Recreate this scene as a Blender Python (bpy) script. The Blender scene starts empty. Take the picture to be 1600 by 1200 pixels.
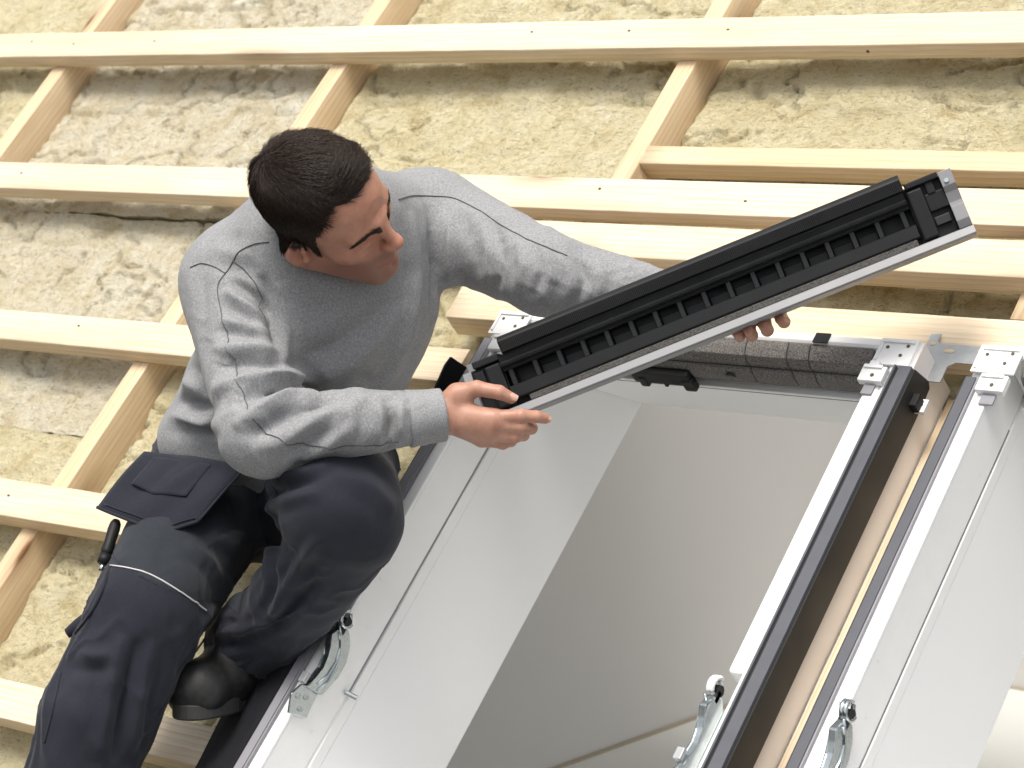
import bpy, bmesh, math, random
import numpy as np
from mathutils import Matrix, Vector

# ------------------------------------------------------------------ camera, sky, sun, exposure
scn = bpy.context.scene
COL = scn.collection
S2 = math.sqrt(0.5)
PITCH = math.radians(45)          # roof pitch

def W(u, v, n):
    """roof coordinates (u along the battens, v up the slope, n off the roof) to world"""
    return Vector((u, S2*(v-n), S2*(v+n)))

cam_data = bpy.data.cameras.new("camera")
cam_data.sensor_width = 36.0
cam_data.lens = 36.0*3803.0/1600.0
cam_data.clip_start = 0.1
cam_data.clip_end = 200.0
cam = bpy.data.objects.new("camera", cam_data)
COL.objects.link(cam)
_right = W(0.78027886, 0.44001744, -0.44446546)
_up = W(-0.07433263, 0.77086065, 0.63265197)
_back = W(0.62099884, -0.46060667, 0.63419393)
cm = Matrix((( _right.x, _up.x, _back.x, 0), (_right.y, _up.y, _back.y, 0), (_right.z, _up.z, _back.z, 0), (0, 0, 0, 1)))
cm.translation = W(2.48399536, -1.84242668, 2.53677572)
cam.matrix_world = cm
cam_data.dof.use_dof = True
cam_data.dof.focus_distance = 3.62
cam_data.dof.aperture_fstop = 9.0
scn.camera = cam

SUN_DIR = W(0.10, 0.34, 0.88).normalized()     # towards the sun
world = bpy.data.worlds.new("World")
scn.world = world
world.use_nodes = True
wn = world.node_tree.nodes
wl = world.node_tree.links
wn.clear()
w_out = wn.new("ShaderNodeOutputWorld")
w_bg = wn.new("ShaderNodeBackground")
w_sky = wn.new("ShaderNodeTexSky")
w_sky.sky_type = 'NISHITA'
w_sky.sun_disc = False
w_sky.sun_elevation = math.asin(SUN_DIR.z)
w_sky.sun_rotation = math.atan2(SUN_DIR.x, SUN_DIR.y)
w_sky.dust_density = 4.0
w_sky.ozone_density = 0.6
w_bg.inputs['Strength'].default_value = 0.10
w_hsv = wn.new("ShaderNodeHueSaturation")          # thin overcast takes most of the blue out of the sky
w_hsv.inputs['Saturation'].default_value = 0.22
wl.new(w_sky.outputs[0], w_hsv.inputs['Color'])
wl.new(w_hsv.outputs[0], w_bg.inputs[0])
wl.new(w_bg.outputs[0], w_out.inputs[0])

sun_data = bpy.data.lights.new("sun", 'SUN')
sun_data.energy = 1.5
sun_data.angle = math.radians(24)
sun_data.color = (1.0, 0.95, 0.87)
sun = bpy.data.objects.new("sun", sun_data)
COL.objects.link(sun)
sun.location = (0, 0, 6)
sun.rotation_euler = SUN_DIR.to_track_quat('Z', 'Y').to_euler()

vs = scn.view_settings
vs.view_transform = 'Standard'
vs.look = 'None'
vs.exposure = 1.0
vs.gamma = 1.0
vs.use_curve_mapping = False
scn.cycles.max_bounces = 8
scn.cycles.diffuse_bounces = 5

# ------------------------------------------------------------------ helpers
def tag(o, label=None, cat=None, group=None, kind=None):
    if label: o["label"] = label
    if cat: o["category"] = cat
    if group: o["group"] = group
    if cat and not kind: kind = "thing"
    if kind: o["kind"] = kind
    return o

def link(name, me, mat=None, parent=None):
    o = bpy.data.objects.new(name, me)
    COL.objects.link(o)
    if mat is not None and me is not None and len(me.materials) == 0:
        me.materials.append(mat)
    if parent is not None:
        o.parent = parent
    return o

def empty(name, loc=(0, 0, 0), rot=None):
    o = bpy.data.objects.new(name, None)
    o.empty_display_size = 0.05
    COL.objects.link(o)
    o.location = loc
    if rot: o.rotation_euler = rot
    return o

def bm_mesh(name, bm, smooth=False):
    me = bpy.data.meshes.new(name)
    bmesh.ops.recalc_face_normals(bm, faces=bm.faces[:])
    bm.to_mesh(me); bm.free()
    if smooth:
        me.polygons.foreach_set("use_smooth", [True]*len(me.polygons))
    return me

def arr_mesh(name, V, F, smooth=True):
    """mesh from numpy arrays, all faces of one size"""
    V = np.asarray(V, np.float32); F = np.asarray(F, np.int32)
    me = bpy.data.meshes.new(name)
    k = F.shape[1]
    me.vertices.add(len(V)); me.vertices.foreach_set("co", V.ravel())
    me.loops.add(F.size); me.loops.foreach_set("vertex_index", F.ravel())
    me.polygons.add(len(F)); me.polygons.foreach_set("loop_start", np.arange(0, F.size, k, dtype=np.int32))
    me.polygons.foreach_set("use_smooth", np.full(len(F), smooth, dtype=bool))
    me.update(calc_edges=True); me.validate()
    return me

def add_prism(bm, poly, a, b, axis=1, bev=0.0, seg=2):
    """extrude a polygon along one axis (0=u, 1=v, 2=n); poly holds the other two coordinates in order"""
    def P(p, t):
        if axis == 1: return (p[0], t, p[1])
        if axis == 0: return (t, p[0], p[1])
        return (p[0], p[1], t)
    v0 = [bm.verts.new(P(p, a)) for p in poly]
    v1 = [bm.verts.new(P(p, b)) for p in poly]
    fs = [bm.faces.new(v0), bm.faces.new(v1[::-1])]
    m = len(poly)
    for i in range(m):
        j = (i+1) % m
        fs.append(bm.faces.new((v0[i], v1[i], v1[j], v0[j])))
    if bev > 0:
        es = list({e for f in fs for e in f.edges})
        bmesh.ops.bevel(bm, geom=es, offset=bev, segments=seg, affect='EDGES', clamp_overlap=True, profile=0.6)
    return fs

def add_box(bm, x0, x1, y0, y1, z0, z1, bev=0.0, seg=2):
    add_prism(bm, [(x0, y0), (x1, y0), (x1, y1), (x0, y1)], z0, z1, axis=2, bev=bev, seg=seg)

def add_tube(bm, pts, rad, sides=8, closed=False, flat=1.0, up=None):
    pts = [Vector(p) for p in pts]
    n = len(pts)
    rads = rad if hasattr(rad, '__len__') else [rad]*n
    rings = []
    ref = Vector(up) if up is not None else Vector((0.13, 0.27, 0.95))
    for i, p in enumerate(pts):
        t = (pts[(i+1) % n if closed else min(i+1, n-1)] - pts[(i-1) % n if closed else max(i-1, 0)])
        if t.length < 1e-9: t = Vector((0, 0, 1))
        t.normalize()
        s = t.cross(ref)
        if s.length < 1e-4: s = t.cross(Vector((1, 0, 0)))
        s.normalize(); q = s.cross(t)
        rings.append([bm.verts.new(p + (s*math.cos(a) + q*math.sin(a)*flat)*rads[i]) for a in [2*math.pi*k/sides for k in range(sides)]])
    for i in range(n if closed else n-1):
        A = rings[i]; B = rings[(i+1) % n]
        for k in range(sides):
            bm.faces.new((A[k], A[(k+1) % sides], B[(k+1) % sides], B[k]))
    if not closed:
        bm.faces.new(rings[0][::-1]); bm.faces.new(rings[-1])

def _hash(ix, iy, seed):
    h = (ix.astype(np.int64)*374761393 + iy.astype(np.int64)*668265263 + seed*2147483647) & 0xFFFFFFFF
    h = ((h ^ (h >> 13))*1274126177) & 0xFFFFFFFF
    return ((h ^ (h >> 16)) & 0xFFFF)/65535.0

def vnoise(x, y, seed=0):
    ix = np.floor(x); iy = np.floor(y)
    fx = x-ix; fy = y-iy
    fx = fx*fx*fx*(fx*(fx*6-15)+10); fy = fy*fy*fy*(fy*(fy*6-15)+10)
    a = _hash(ix, iy, seed); b = _hash(ix+1, iy, seed); c = _hash(ix, iy+1, seed); d = _hash(ix+1, iy+1, seed)
    return (a*(1-fx)+b*fx)*(1-fy) + (c*(1-fx)+d*fx)*fy - 0.5

def fbm(x, y, seed=0, octv=4, gain=0.5):
    s = 0; a = 1.0
    for o in range(octv):
        s = s + a*vnoise(x, y, seed+o*17)
        x = x*2.03+5.1; y = y*2.03-3.7; a *= gain
    return s

# ------------------------------------------------------------------ materials
class NT:
    def __init__(self, name):
        self.m = bpy.data.materials.new(name); self.m.use_nodes = True
        self.n = self.m.node_tree.nodes; self.l = self.m.node_tree.links
        self.b = self.n['Principled BSDF']
    def add(self, t, **kw):
        x = self.n.new(t)
        for k, v in kw.items():
            if k in x.inputs.keys() if hasattr(x.inputs, 'keys') else False: x.inputs[k].default_value = v
            else: setattr(x, k, v)
        return x
    def cn(self, a, b): self.l.new(a, b)
    def coord(self, kind='Object', scale=(1, 1, 1), rot=(0, 0, 0), rand=0.0):
        c = self.add('ShaderNodeTexCoord'); mp = self.add('ShaderNodeMapping')
        mp.inputs['Scale'].default_value = scale; mp.inputs['Rotation'].default_value = rot
        self.cn(c.outputs[kind], mp.inputs['Vector'])
        if rand:
            oi = self.add('ShaderNodeObjectInfo'); mu = self.add('ShaderNodeMath', operation='MULTIPLY')
            mu.inputs[1].default_value = rand
            self.cn(oi.outputs['Random'], mu.inputs[0])
            cb = self.add('ShaderNodeCombineXYZ')
            self.cn(mu.outputs[0], cb.inputs[0]); self.cn(mu.outputs[0], cb.inputs[1]); self.cn(mu.outputs[0], cb.inputs[2])
            self.cn(cb.outputs[0], mp.inputs['Location'])
        return mp.outputs[0]
    def noise(self, vec, scale, detail=4, rough=0.55, dist=0.0):
        x = self.add('ShaderNodeTexNoise')
        x.inputs['Scale'].default_value = scale; x.inputs['Detail'].default_value = detail
        x.inputs['Roughness'].default_value = rough; x.inputs['Distortion'].default_value = dist
        self.cn(vec, x.inputs['Vector']); return x.outputs['Fac']
    def ramp(self, fac, stops):
        r = self.add('ShaderNodeValToRGB'); e = r.color_ramp.elements
        e[0].position, e[0].color = stops[0][0], (*stops[0][1], 1)
        e[1].position, e[1].color = stops[-1][0], (*stops[-1][1], 1)
        for p, c in stops[1:-1]:
            x = e.new(p); x.color = (*c, 1)
        self.cn(fac, r.inputs[0]); return r.outputs[0]
    def mix(self, fac, a, b, mode='MIX'):
        x = self.add('ShaderNodeMix'); x.data_type = 'RGBA'; x.blend_type = mode
        for s, v in ((0, fac), (6, a), (7, b)):
            if hasattr(v, 'is_linked'): self.cn(v, x.inputs[s])
            elif s == 0: x.inputs[0].default_value = v
            else: x.inputs[s].default_value = (*v, 1)
        return x.outputs[2]
    def bump(self, h, strength=0.3, dist=0.002, prev=None):
        x = self.add('ShaderNodeBump'); x.inputs['Strength'].default_value = strength; x.inputs['Distance'].default_value = dist
        self.cn(h, x.inputs['Height'])
        if prev is not None: self.cn(prev, x.inputs['Normal'])
        return x.outputs[0]
    def out(self, col=None, rough=None, nrm=None, metal=0.0, spec=0.5, **kw):
        b = self.b
        for key, v in (('Base Color', col), ('Roughness', rough), ('Normal', nrm)):
            if v is None: continue
            if hasattr(v, 'is_linked'): self.cn(v, b.inputs[key])
            elif key == 'Base Color': b.inputs[key].default_value = (*v, 1)
            else: b.inputs[key].default_value = v
        b.inputs['Metallic'].default_value = metal
        b.inputs['Specular IOR Level'].default_value = spec
        for k, v in kw.items(): b.inputs[k].default_value = v
        return self.m

def mat_pine(name, light, dark, knot=(0.16, 0.075, 0.03)):
    t = NT(name)
    v = t.coord('Object', (1, 1, 1), rand=37.0)
    # growth rings round an axis outside the beam, wandering along its length
    st = t.add('ShaderNodeMapping'); st.inputs['Scale'].default_value = (0.35, 1, 1); st.inputs['Location'].default_value = (0, 0.07, 0.09)
    t.cn(v, st.inputs['Vector'])
    w = t.add('ShaderNodeTexWave', wave_type='RINGS', rings_direction='X', wave_profile='SAW')
    w.inputs['Scale'].default_value = 38; w.inputs['Distortion'].default_value = 3.2; w.inputs['Detail'].default_value = 3
    w.inputs['Detail Scale'].default_value = 0.9
    t.cn(st.outputs[0], w.inputs['Vector'])
    fine = t.add('ShaderNodeMapping'); fine.inputs['Scale'].default_value = (6, 220, 220); t.cn(v, fine.inputs['Vector'])
    fn = t.noise(fine.outputs[0], 1.0, 5, 0.6)
    big = t.add('ShaderNodeMapping'); big.inputs['Scale'].default_value = (1.6, 14, 14); t.cn(v, big.inputs['Vector'])
    bn = t.noise(big.outputs[0], 1.0, 3, 0.5)
    c = t.ramp(w.outputs['Fac'], [(0.0, light), (0.7, tuple(0.78*l+0.22*d for l, d in zip(light, dark))), (1.0, tuple(0.45*l+0.55*d for l, d in zip(light, dark)))])
    c = t.mix(t.ramp(fn, [(0.38, (0, 0, 0)), (0.72, (0.60, 0.60, 0.60))]), c, dark)
    c = t.mix(t.ramp(bn, [(0.40, (0, 0, 0)), (0.75, (0.45, 0.45, 0.45))]), c, tuple(d*0.97 for d in dark))
    # knots
    kv = t.add('ShaderNodeMapping'); kv.inputs['Scale'].default_value = (2.6, 9, 9); t.cn(v, kv.inputs['Vector'])
    kd = t.add('ShaderNodeTexVoronoi', feature='F1'); kd.inputs['Scale'].default_value = 1.0; t.cn(kv.outputs[0], kd.inputs['Vector'])
    kc = t.ramp(kd.outputs['Distance'], [(0.06, (1, 1, 1)), (0.12, (0.35, 0.35, 0.35)), (0.30, (0, 0, 0))])
    c = t.mix(kc, c, knot)
    nb = t.bump(fn, 0.25, 0.0008)
    return t.out(c, 0.62, nb, spec=0.25)

PINE = mat_pine("pine batten wood", (0.79, 0.70, 0.555), (0.58, 0.415, 0.24))
PINE2 = mat_pine("pine rafter wood", (0.75, 0.62, 0.44), (0.54, 0.36, 0.19))

def mat_wool(name, a, b, c):
    t = NT(name)
    v = t.coord('Object', (1, 1, 1), rand=11.0)
    def mp(rot, sc):
        r = t.add('ShaderNodeMapping'); r.inputs['Rotation'].default_value = (0, 0, rot); r.inputs['Scale'].default_value = sc
        t.cn(v, r.inputs['Vector']); return r.outputs[0]
    n0 = t.noise(v, 3.2, 3, 0.5)
    n1 = t.noise(v, 13, 7, 0.68, 0.5)
    n2 = t.noise(mp(0.45, (45, 170, 60)), 1.0, 6, 0.7, 1.8)
    n3 = t.noise(mp(-0.75, (70, 260, 60)), 1.0, 6, 0.75, 2.4)
    n5 = t.noise(v, 62, 5, 0.72, 1.2)
    n4 = t.noise(v, 420, 4, 0.75)
    col = t.ramp(n1, [(0.33, c), (0.47, b), (0.64, a)])
    col = t.mix(t.ramp(n0, [(0.38, (0, 0, 0)), (0.66, (0.45, 0.45, 0.45))]), col, tuple(0.5*x+0.5*y for x, y in zip(b, c)))
    col = t.mix(t.ramp(n2, [(0.32, (0.85, 0.85, 0.85)), (0.47, (0, 0, 0))]), col, tuple(x*0.58 for x in c))
    col = t.mix(t.ramp(n5, [(0.30, (0.85, 0.85, 0.85)), (0.42, (0, 0, 0))]), col, tuple(x*0.42 for x in c))
    col = t.mix(t.ramp(n3, [(0.56, (0, 0, 0)), (0.74, (0.6, 0.6, 0.6))]), col, tuple(min(1, x*1.12) for x in a))
    h = t.add('ShaderNodeMath', operation='ADD'); t.cn(n2, h.inputs[0]); t.cn(n3, h.inputs[1])
    nb = t.bump(n5, 0.8, 0.008)
    nb = t.bump(h.outputs[0], 0.9, 0.005, nb)
    nb = t.bump(n4, 0.7, 0.002, nb)
    return t.out(col, 0.95, nb, spec=0.05)

WOOL_Y = mat_wool("mineral wool yellow", (0.83, 0.765, 0.545), (0.755, 0.675, 0.435), (0.59, 0.485, 0.265))
WOOL_W = mat_wool("mineral wool pale", (0.83, 0.785, 0.65), (0.765, 0.70, 0.53), (0.61, 0.51, 0.325))

def mat_plain(name, col, rough=0.5, metal=0.0, spec=0.5, var=0.06, scale=30, bump=0.05, bscale=400):
    t = NT(name)
    v = t.coord('Object')
    n = t.noise(v, scale, 4, 0.6)
    c = t.ramp(n, [(0.3, tuple(x*(1-var) for x in col)), (0.7, tuple(min(1, x*(1+var)) for x in col))])
    nb = t.bump(t.noise(v, bscale, 3, 0.6), bump, 0.001)
    rr = t.ramp(n, [(0.3, (rough*0.85,)*3), (0.7, (min(1, rough*1.15),)*3)])
    return t.out(c, rr, nb, metal, spec)

WHITE = mat_plain("white lacquered wood", (0.86, 0.86, 0.85), 0.32, var=0.015, bump=0.02, bscale=120)
WHITE_CLIP = mat_plain("white plastic clip", (0.80, 0.80, 0.79), 0.42, var=0.02)
LINING = mat_plain("white painted lining board", (0.87, 0.87, 0.87), 0.5, var=0.012, scale=4, bump=0.03)
PLASTER = mat_plain("painted room wall", (0.56, 0.55, 0.535), 0.85, var=0.02, scale=3, bump=0.05)
FLOORM = mat_plain("pale room floor", (0.58, 0.58, 0.55), 0.7, var=0.02, scale=3)
JOINT = mat_plain("dark floor joint", (0.30, 0.26, 0.19), 0.8)
CLAD = mat_plain("dark grey aluminium cladding", (0.105, 0.108, 0.120), 0.5, var=0.05, bump=0.02, spec=0.25)
CLAD_DK = mat_plain("charcoal seal", (0.018, 0.018, 0.022), 0.5, var=0.1)
BROWN = mat_plain("dark brown side plate", (0.017, 0.0165, 0.016), 0.55, var=0.08, scale=8)
PINK = mat_plain("primed frame side", (0.82, 0.775, 0.745), 0.6, var=0.03, scale=14, bump=0.08)
GREY_AL = mat_plain("grey gasket aluminium", (0.27, 0.265, 0.285), 0.45, var=0.03, spec=0.3)  # also carries the glare on the near window's left cladding
GALV = mat_plain("galvanised steel", (0.42, 0.43, 0.43), 0.45, metal=0.4, var=0.10, scale=45)
STEEL = mat_plain("zinc hinge steel", (0.50, 0.54, 0.55), 0.22, metal=0.95, var=0.15, scale=60)
BLACKP = mat_plain("black plastic", (0.010, 0.010, 0.011), 0.55, var=0.15, spec=0.3)
FELT = mat_plain("black felt collar", (0.012, 0.012, 0.016), 0.9, var=0.3, scale=260, bump=0.5, bscale=700, spec=0.2)
NAILM = mat_plain("dark nail head", (0.10, 0.075, 0.05), 0.5, metal=0.3)

FIBRE = mat_plain("loose wool fibre", (0.74, 0.66, 0.45), 0.9, var=0.25, scale=25)

def mat_foam(name="speckled grey foam", g=1.0):
    t = NT(name)
    v = t.coord('Object')
    n = t.noise(v, 420, 3, 0.8)
    n2 = t.noise(v, 14, 3, 0.5)
    c = t.ramp(n, [(0.33, (0.05*g, 0.047*g, 0.045*g)), (0.5, (0.175*g, 0.165*g, 0.155*g)), (0.68, (0.34*g, 0.32*g, 0.30*g))])
    c = t.mix(t.ramp(n2, [(0.4, (0, 0, 0)), (0.7, (0.35, 0.35, 0.35))]), c, (0.10, 0.095, 0.09))
    return t.out(c, 0.85, t.bump(n, 0.4, 0.001), spec=0.2)
FOAM = mat_foam()
FOAM_DK = mat_foam("dark foam seal", 0.5)

# ------------------------------------------------------------------ the roof: rafters, battens, mineral wool
def beam_mesh(name, L, wd, th, bev=0.0022, seed=0, rag=0.0006):
    """a sawn timber along local X: rounded arrises, slightly uneven faces"""
    rng = np.random.default_rng(seed)
    a, b, e = wd/2, th/2, bev
    sec = [(-a+e, -b), (0, -b), (a-e, -b), (a-e*.3, -b+e*.3), (a, -b+e), (a, 0), (a, b-e), (a-e*.3, b-e*.3), (a-e, b), (0, b), (-a+e, b), (-a+e*.3, b-e*.3), (-a, b-e), (-a, 0), (-a, -b+e), (-a+e*.3, -b+e*.3)]
    sec = np.array(sec); m = len(sec)
    k = max(3, int(L/0.06)+1)
    xs = np.linspace(-L/2, L/2, k)
    V = np.zeros((k, m, 3)); V[:, :, 0] = xs[:, None]; V[:, :, 1:] = sec[None]
    wob = np.cumsum(rng.normal(0, 1, (k, 2)), 0); wob -= np.linspace(0, 1, k)[:, None]*wob[-1]
    V[:, :, 1:] += wob[:, None, :]*0.00012
    V[:, :, 1:] += rng.normal(0, rag*0.35, (k, m, 2))
    V[0, :, 0] += rng.normal(0, 0.0012, m); V[-1, :, 0] += rng.normal(0, 0.0012, m)
    bm = bmesh.new()
    vv = [[bm.verts.new(p) for p in ring] for ring in V]
    for i in range(k-1):
        for j in range(m):
            f = bm.faces.new((vv[i][j], vv[i+1][j], vv[i+1][(j+1) % m], vv[i][(j+1) % m])); f.smooth = True
    bm.faces.new(vv[0]); bm.faces.new(vv[-1][::-1])
    me = bm_mesh(name, bm)
    return me

def roof_obj(name, me, u, v, n, mat, along='u', yaw=0.0):
    o = link(name, me, mat)
    o.location = W(u, v, n)
    m = Matrix.Rotation(PITCH, 4, 'X')
    if along == 'v': m = m @ Matrix.Rotation(math.pi/2, 4, 'Z')
    m = m @ Matrix.Rotation(yaw, 4, 'Z')
    o.rotation_euler = m.to_euler()
    return o

def beam_u(name, u0, u1, v0, v1, n0, n1, mat, seed, yaw=0.0):
    return roof_obj(name, beam_mesh(name, u1-u0, v1-v0, n1-n0, seed=seed), (u0+u1)/2, (v0+v1)/2, (n0+n1)/2, mat, 'u', yaw)

def beam_v(name, u0, u1, v0, v1, n0, n1, mat, seed, yaw=0.0):
    return roof_obj(name, beam_mesh(name, v1-v0, u1-u0, n1-n0, seed=seed), (u0+u1)/2, (v0+v1)/2, (n0+n1)/2, mat, 'v', yaw)

def nails(o, pts, r=0.0035):
    """nail heads / holes on the beam's face; local coordinates"""
    bm = bmesh.new()
    bmesh.ops.create_cone(bm, segments=8, radius1=r, radius2=r*0.8, depth=0.002, cap_ends=True)
    me = bm_mesh("nail", bm)
    me.materials.append(NAILM)
    for x, y, z, ax in pts:
        c = link("nail", me, None, o)
        c.location = (x, y, z)
        if ax == 'y': c.rotation_euler = (math.pi/2, 0, 0)
        c.scale = (1, 1, 1) if ax == 'y' else (1.0, 0.7, 1)

# rafters (run up the slope)
raf = [(-1.788, -1.746, -1.9, 1.7, "sawn pine rafter nearest the left edge, running up the slope"),
       (-0.932, -0.890, -1.9, 1.7, "sawn pine rafter passing behind the man's head and left of his hip"),
       (-0.074, -0.033, 0.392, 1.7, "short sawn pine rafter above the window, ending at the lower batten"),
       (0.800, 0.842, 0.232, 0.50, "stub of pine rafter at the far right above the second window")]
RAF = []
for i, (u0, u1, v0, v1, lab) in enumerate(raf):
    RAF.append(tag(beam_v("rafter", u0, u1, v0, v1, -0.150, -0.0352, PINE2, 40+i), lab, "rafter", "rafters of the roof"))
tag(beam_u("trimmer_beam", -0.0325, 1.5, 0.530, 0.573, -0.0735, -0.0345, PINE2, 61), "pine trimmer joining the short rafter, set lower than the battens", "trimmer")

# battens (run along the roof)
bat = [(-2.9, 1.7, 0.783, 0.8585, -0.035, 0.0, "topmost pine batten across the whole roof", 1),
       (-2.9, 1.7, 0.386, 0.4610, -0.032, 0.0, "second pine batten from the top, passing behind the man's head", 2),
       (-0.42, 1.7, 0.284, 0.3580, -0.041, 0.0, "extra pine batten close below the second one, behind the man's left arm", 3),
       (-2.9, -0.128, -0.008, 0.0640, -0.034, 0.0, "third pine batten on the left, ending at the window behind the man", 4),
       (-2.9, -0.15, -0.401, -0.3230, -0.035, 0.0, "pine batten under the man's seat", 5),
       (-2.9, -0.12, -0.782, -0.7120, -0.035, 0.0, "lowest pine batten with the black shoe on it", 6)]
BAT = []
for u0, u1, v0, v1, n0, n1, lab, sd in bat:
    BAT.append(tag(beam_u("batten", u0, u1, v0, v1, n0, n1, PINE, sd), lab, "batten", "battens of the roof"))
tag(beam_u("header_board", -0.222, 1.7, 0.130, 0.2030, -0.050, -0.0005, PINE, 9), "wide pine board along the top of the windows", "board")
nails(BAT[0], [(0.41, 0.008, 0.0178, 'z'), (0.18, 0.010, 0.0178, 'z'), (0.63, 0.006, 0.0178, 'z'), (-1.12, 0.0, 0.0178, 'z'), (-0.86, 0.004, 0.0178, 'z'), (-1.27, 0.01, 0.0178, 'z'), (0.93, -0.038, 0.002, 'y')])
nails(BAT[1], [(0.55, 0.012, 0.0165, 'z'), (0.86, -0.006, 0.0165, 'z'), (-0.98, 0.006, 0.0165, 'z')])
nails(BAT[2], [(-0.75, 0.004, 0.021, 'z'), (0.32, 0.012, 0.021, 'z')])
nails(BAT[3], [(0.42, 0.012, 0.0175, 'z')])
nails(BAT[4], [(0.55, 0.004, 0.018, 'z')])

def wool(name, u0, u1, v0, v1, mat, seed, lab, base=-0.088, step=0.006, crack=(), amp=1.0):
    nu = int((u1-u0)/step)+1; nv = int((v1-v0)/step)+1
    us = np.linspace(u0, u1, nu); vs_ = np.linspace(v0, v1, nv)
    U, V = np.meshgrid(us, vs_, indexing='ij')
    h = 0.009*fbm(U*4.5, V*4.5, seed, 4) + 0.0050*fbm(U*26, V*34, seed+5, 3, 0.65)
    rid = np.abs(fbm(U*7+0.4*V, V*13, seed+31, 3)); h -= 0.016*np.exp(-(rid/0.03)**2)*(fbm(U*3, V*3, seed+77, 2) > 0.0)
    # layered flakes
    lay = fbm(U*4.2+fbm(U*9, V*9, seed+3, 2)*0.5, V*5.0, seed+90, 3); h += 0.004*np.tanh((lay-0.12)*18)
    h += 0.0028*fbm(U*70+V*20, V*85, seed+8, 2, 0.7)
    for cu0, cu1, cv, dp in crack:
        wv = cv + 0.006*fbm(U*14, U*0+seed, seed+4, 3)*2 + 0.0
        mask = np.clip((U-cu0)/0.03, 0, 1)*np.clip((cu1-U)/0.03, 0, 1)
        h -= dp*np.exp(-((V-wv)/0.0065)**2)*mask*np.clip(0.4+fbm(U*18, V*0, seed+6, 2)*2.2, 0, 1)
    edge = np.minimum(U-u0, u1-U); h -= 0.012*np.exp(-(edge/0.010)**2)
    h = h*amp
    uc, vc = (u0+u1)/2, (v0+v1)/2
    P = np.stack([U-uc, V-vc, h], -1).reshape(-1, 3)
    idx = np.arange(nu*nv).reshape(nu, nv)
    F = np.stack([idx[:-1, :-1], idx[1:, :-1], idx[1:, 1:], idx[:-1, 1:]], -1).reshape(-1, 4)
    # skirt gives the slab its thickness
    rim = np.concatenate([idx[0, :], idx[1:, -1], idx[-1, -2::-1], idx[-2:0:-1, 0]])
    Q = P[rim].copy(); Q[:, 2] = -0.09
    b0 = len(P); P = np.concatenate([P, Q]); k = len(rim)
    F2 = np.stack([rim, b0+np.arange(k), b0+(np.arange(k)+1) % k, np.roll(rim, -1)], -1)
    F = np.concatenate([F, F2])
    o = roof_obj(name, arr_mesh(name, P, F), uc, vc, base, mat)
    # loose mineral fibres lying on the face
    rng = np.random.default_rng(seed)
    k = int((u1-u0)*(min(v1, 1.12)-max(v0, -1.05))*11000)
    fu = rng.uniform(u0+0.006, u1-0.006, k); fv = rng.uniform(max(v0, -1.05)+0.006, min(v1, 1.12)-0.006, k)
    iu = np.clip(((fu-u0)/(u1-u0)*(nu-1)).astype(int), 0, nu-1); iv = np.clip(((fv-v0)/(v1-v0)*(nv-1)).astype(int), 0, nv-1)
    fz = h[iu, iv]
    an = rng.normal(0.45, 0.9, k); ln = rng.uniform(0.006, 0.022, k); bend = rng.normal(0, 0.5, k); r = rng.uniform(0.0002, 0.00045, k)
    Vf = np.zeros((k, 3, 3, 3))
    cx, cy, a2 = fu-uc, fv-vc, an
    for s_ in range(3):
        zz = fz+(0.0016 if s_ == 1 else -0.0004)+rng.normal(0, 0.0012, k)
        for j in range(3):
            al = 2*math.pi*j/3
            Vf[:, s_, j, 0] = cx-np.sin(a2)*np.cos(al)*r; Vf[:, s_, j, 1] = cy+np.cos(a2)*np.cos(al)*r; Vf[:, s_, j, 2] = zz+np.sin(al)*r
        cx = cx+np.cos(a2)*ln/2; cy = cy+np.sin(a2)*ln/2; a2 = a2+bend
    b = (np.arange(k)*9)[:, None, None]; s_ = np.arange(2)[None, :, None]*3; j = np.arange(3)[None, None, :]; j2 = (j+1) % 3
    Ff = np.stack([b+s_+j, b+s_+j2, b+s_+3+j2, b+s_+3+j], -1).reshape(-1, 4)
    fo = link("wool_fibres", arr_mesh("wool_fibres", Vf.reshape(-1, 3), Ff), FIBRE, o); fo["kind"] = "stuff"
    return tag(o, lab, "insulation", "mineral wool slabs between the rafters")

wool("mineral_wool_slab", -2.70, -1.790, -1.0, 1.55, WOOL_Y, 3, "yellowish mineral wool left of the leftmost rafter", crack=[(-2.7, -1.79, 0.76, 0.02)])
wool("mineral_wool_slab", -1.7445, -0.934, 0.40, 1.55, WOOL_W, 4, "pale mineral wool slab between the two left rafters, behind the man's head", crack=[(-1.75, -0.93, 0.70, 0.012), (-1.7, -1.2, 1.02, 0.02)])
wool("mineral_wool_slab", -1.7445, -0.934, -0.150, 0.397, WOOL_W, 5, "pale torn mineral wool slab left of the man's shoulder", crack=[(-1.75, -0.93, -0.06, 0.010)])
wool("mineral_wool_slab", -1.7445, -0.934, -1.75, -0.154, WOOL_Y, 6, "mineral wool slab at the left edge below the third batten", crack=[(-1.75, -0.93, -0.30, 0.02)])
wool("mineral_wool_slab", -0.8885, -0.076, 0.300, 1.55, WOOL_Y, 7, "yellow mineral wool slab above the man, between the two middle rafters", crack=[(-0.88, -0.1, 0.73, 0.012)])
wool("mineral_wool_slab", -0.8885, -0.066, -1.75, 0.297, WOOL_Y, 8, "yellow mineral wool slab under the man, beside the window")
wool("mineral_wool_slab", -0.0315, 1.55, 0.576, 1.55, WOOL_Y, 9, "yellow mineral wool slab above the trimmer at the upper right", crack=[(0.1, 1.5, 0.74, 0.012)])
wool("mineral_wool_slab", -0.0315, 1.55, 0.16, 0.527, WOOL_Y, 10, "strip of shaded mineral wool between trimmer and header board", base=-0.095)

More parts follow.
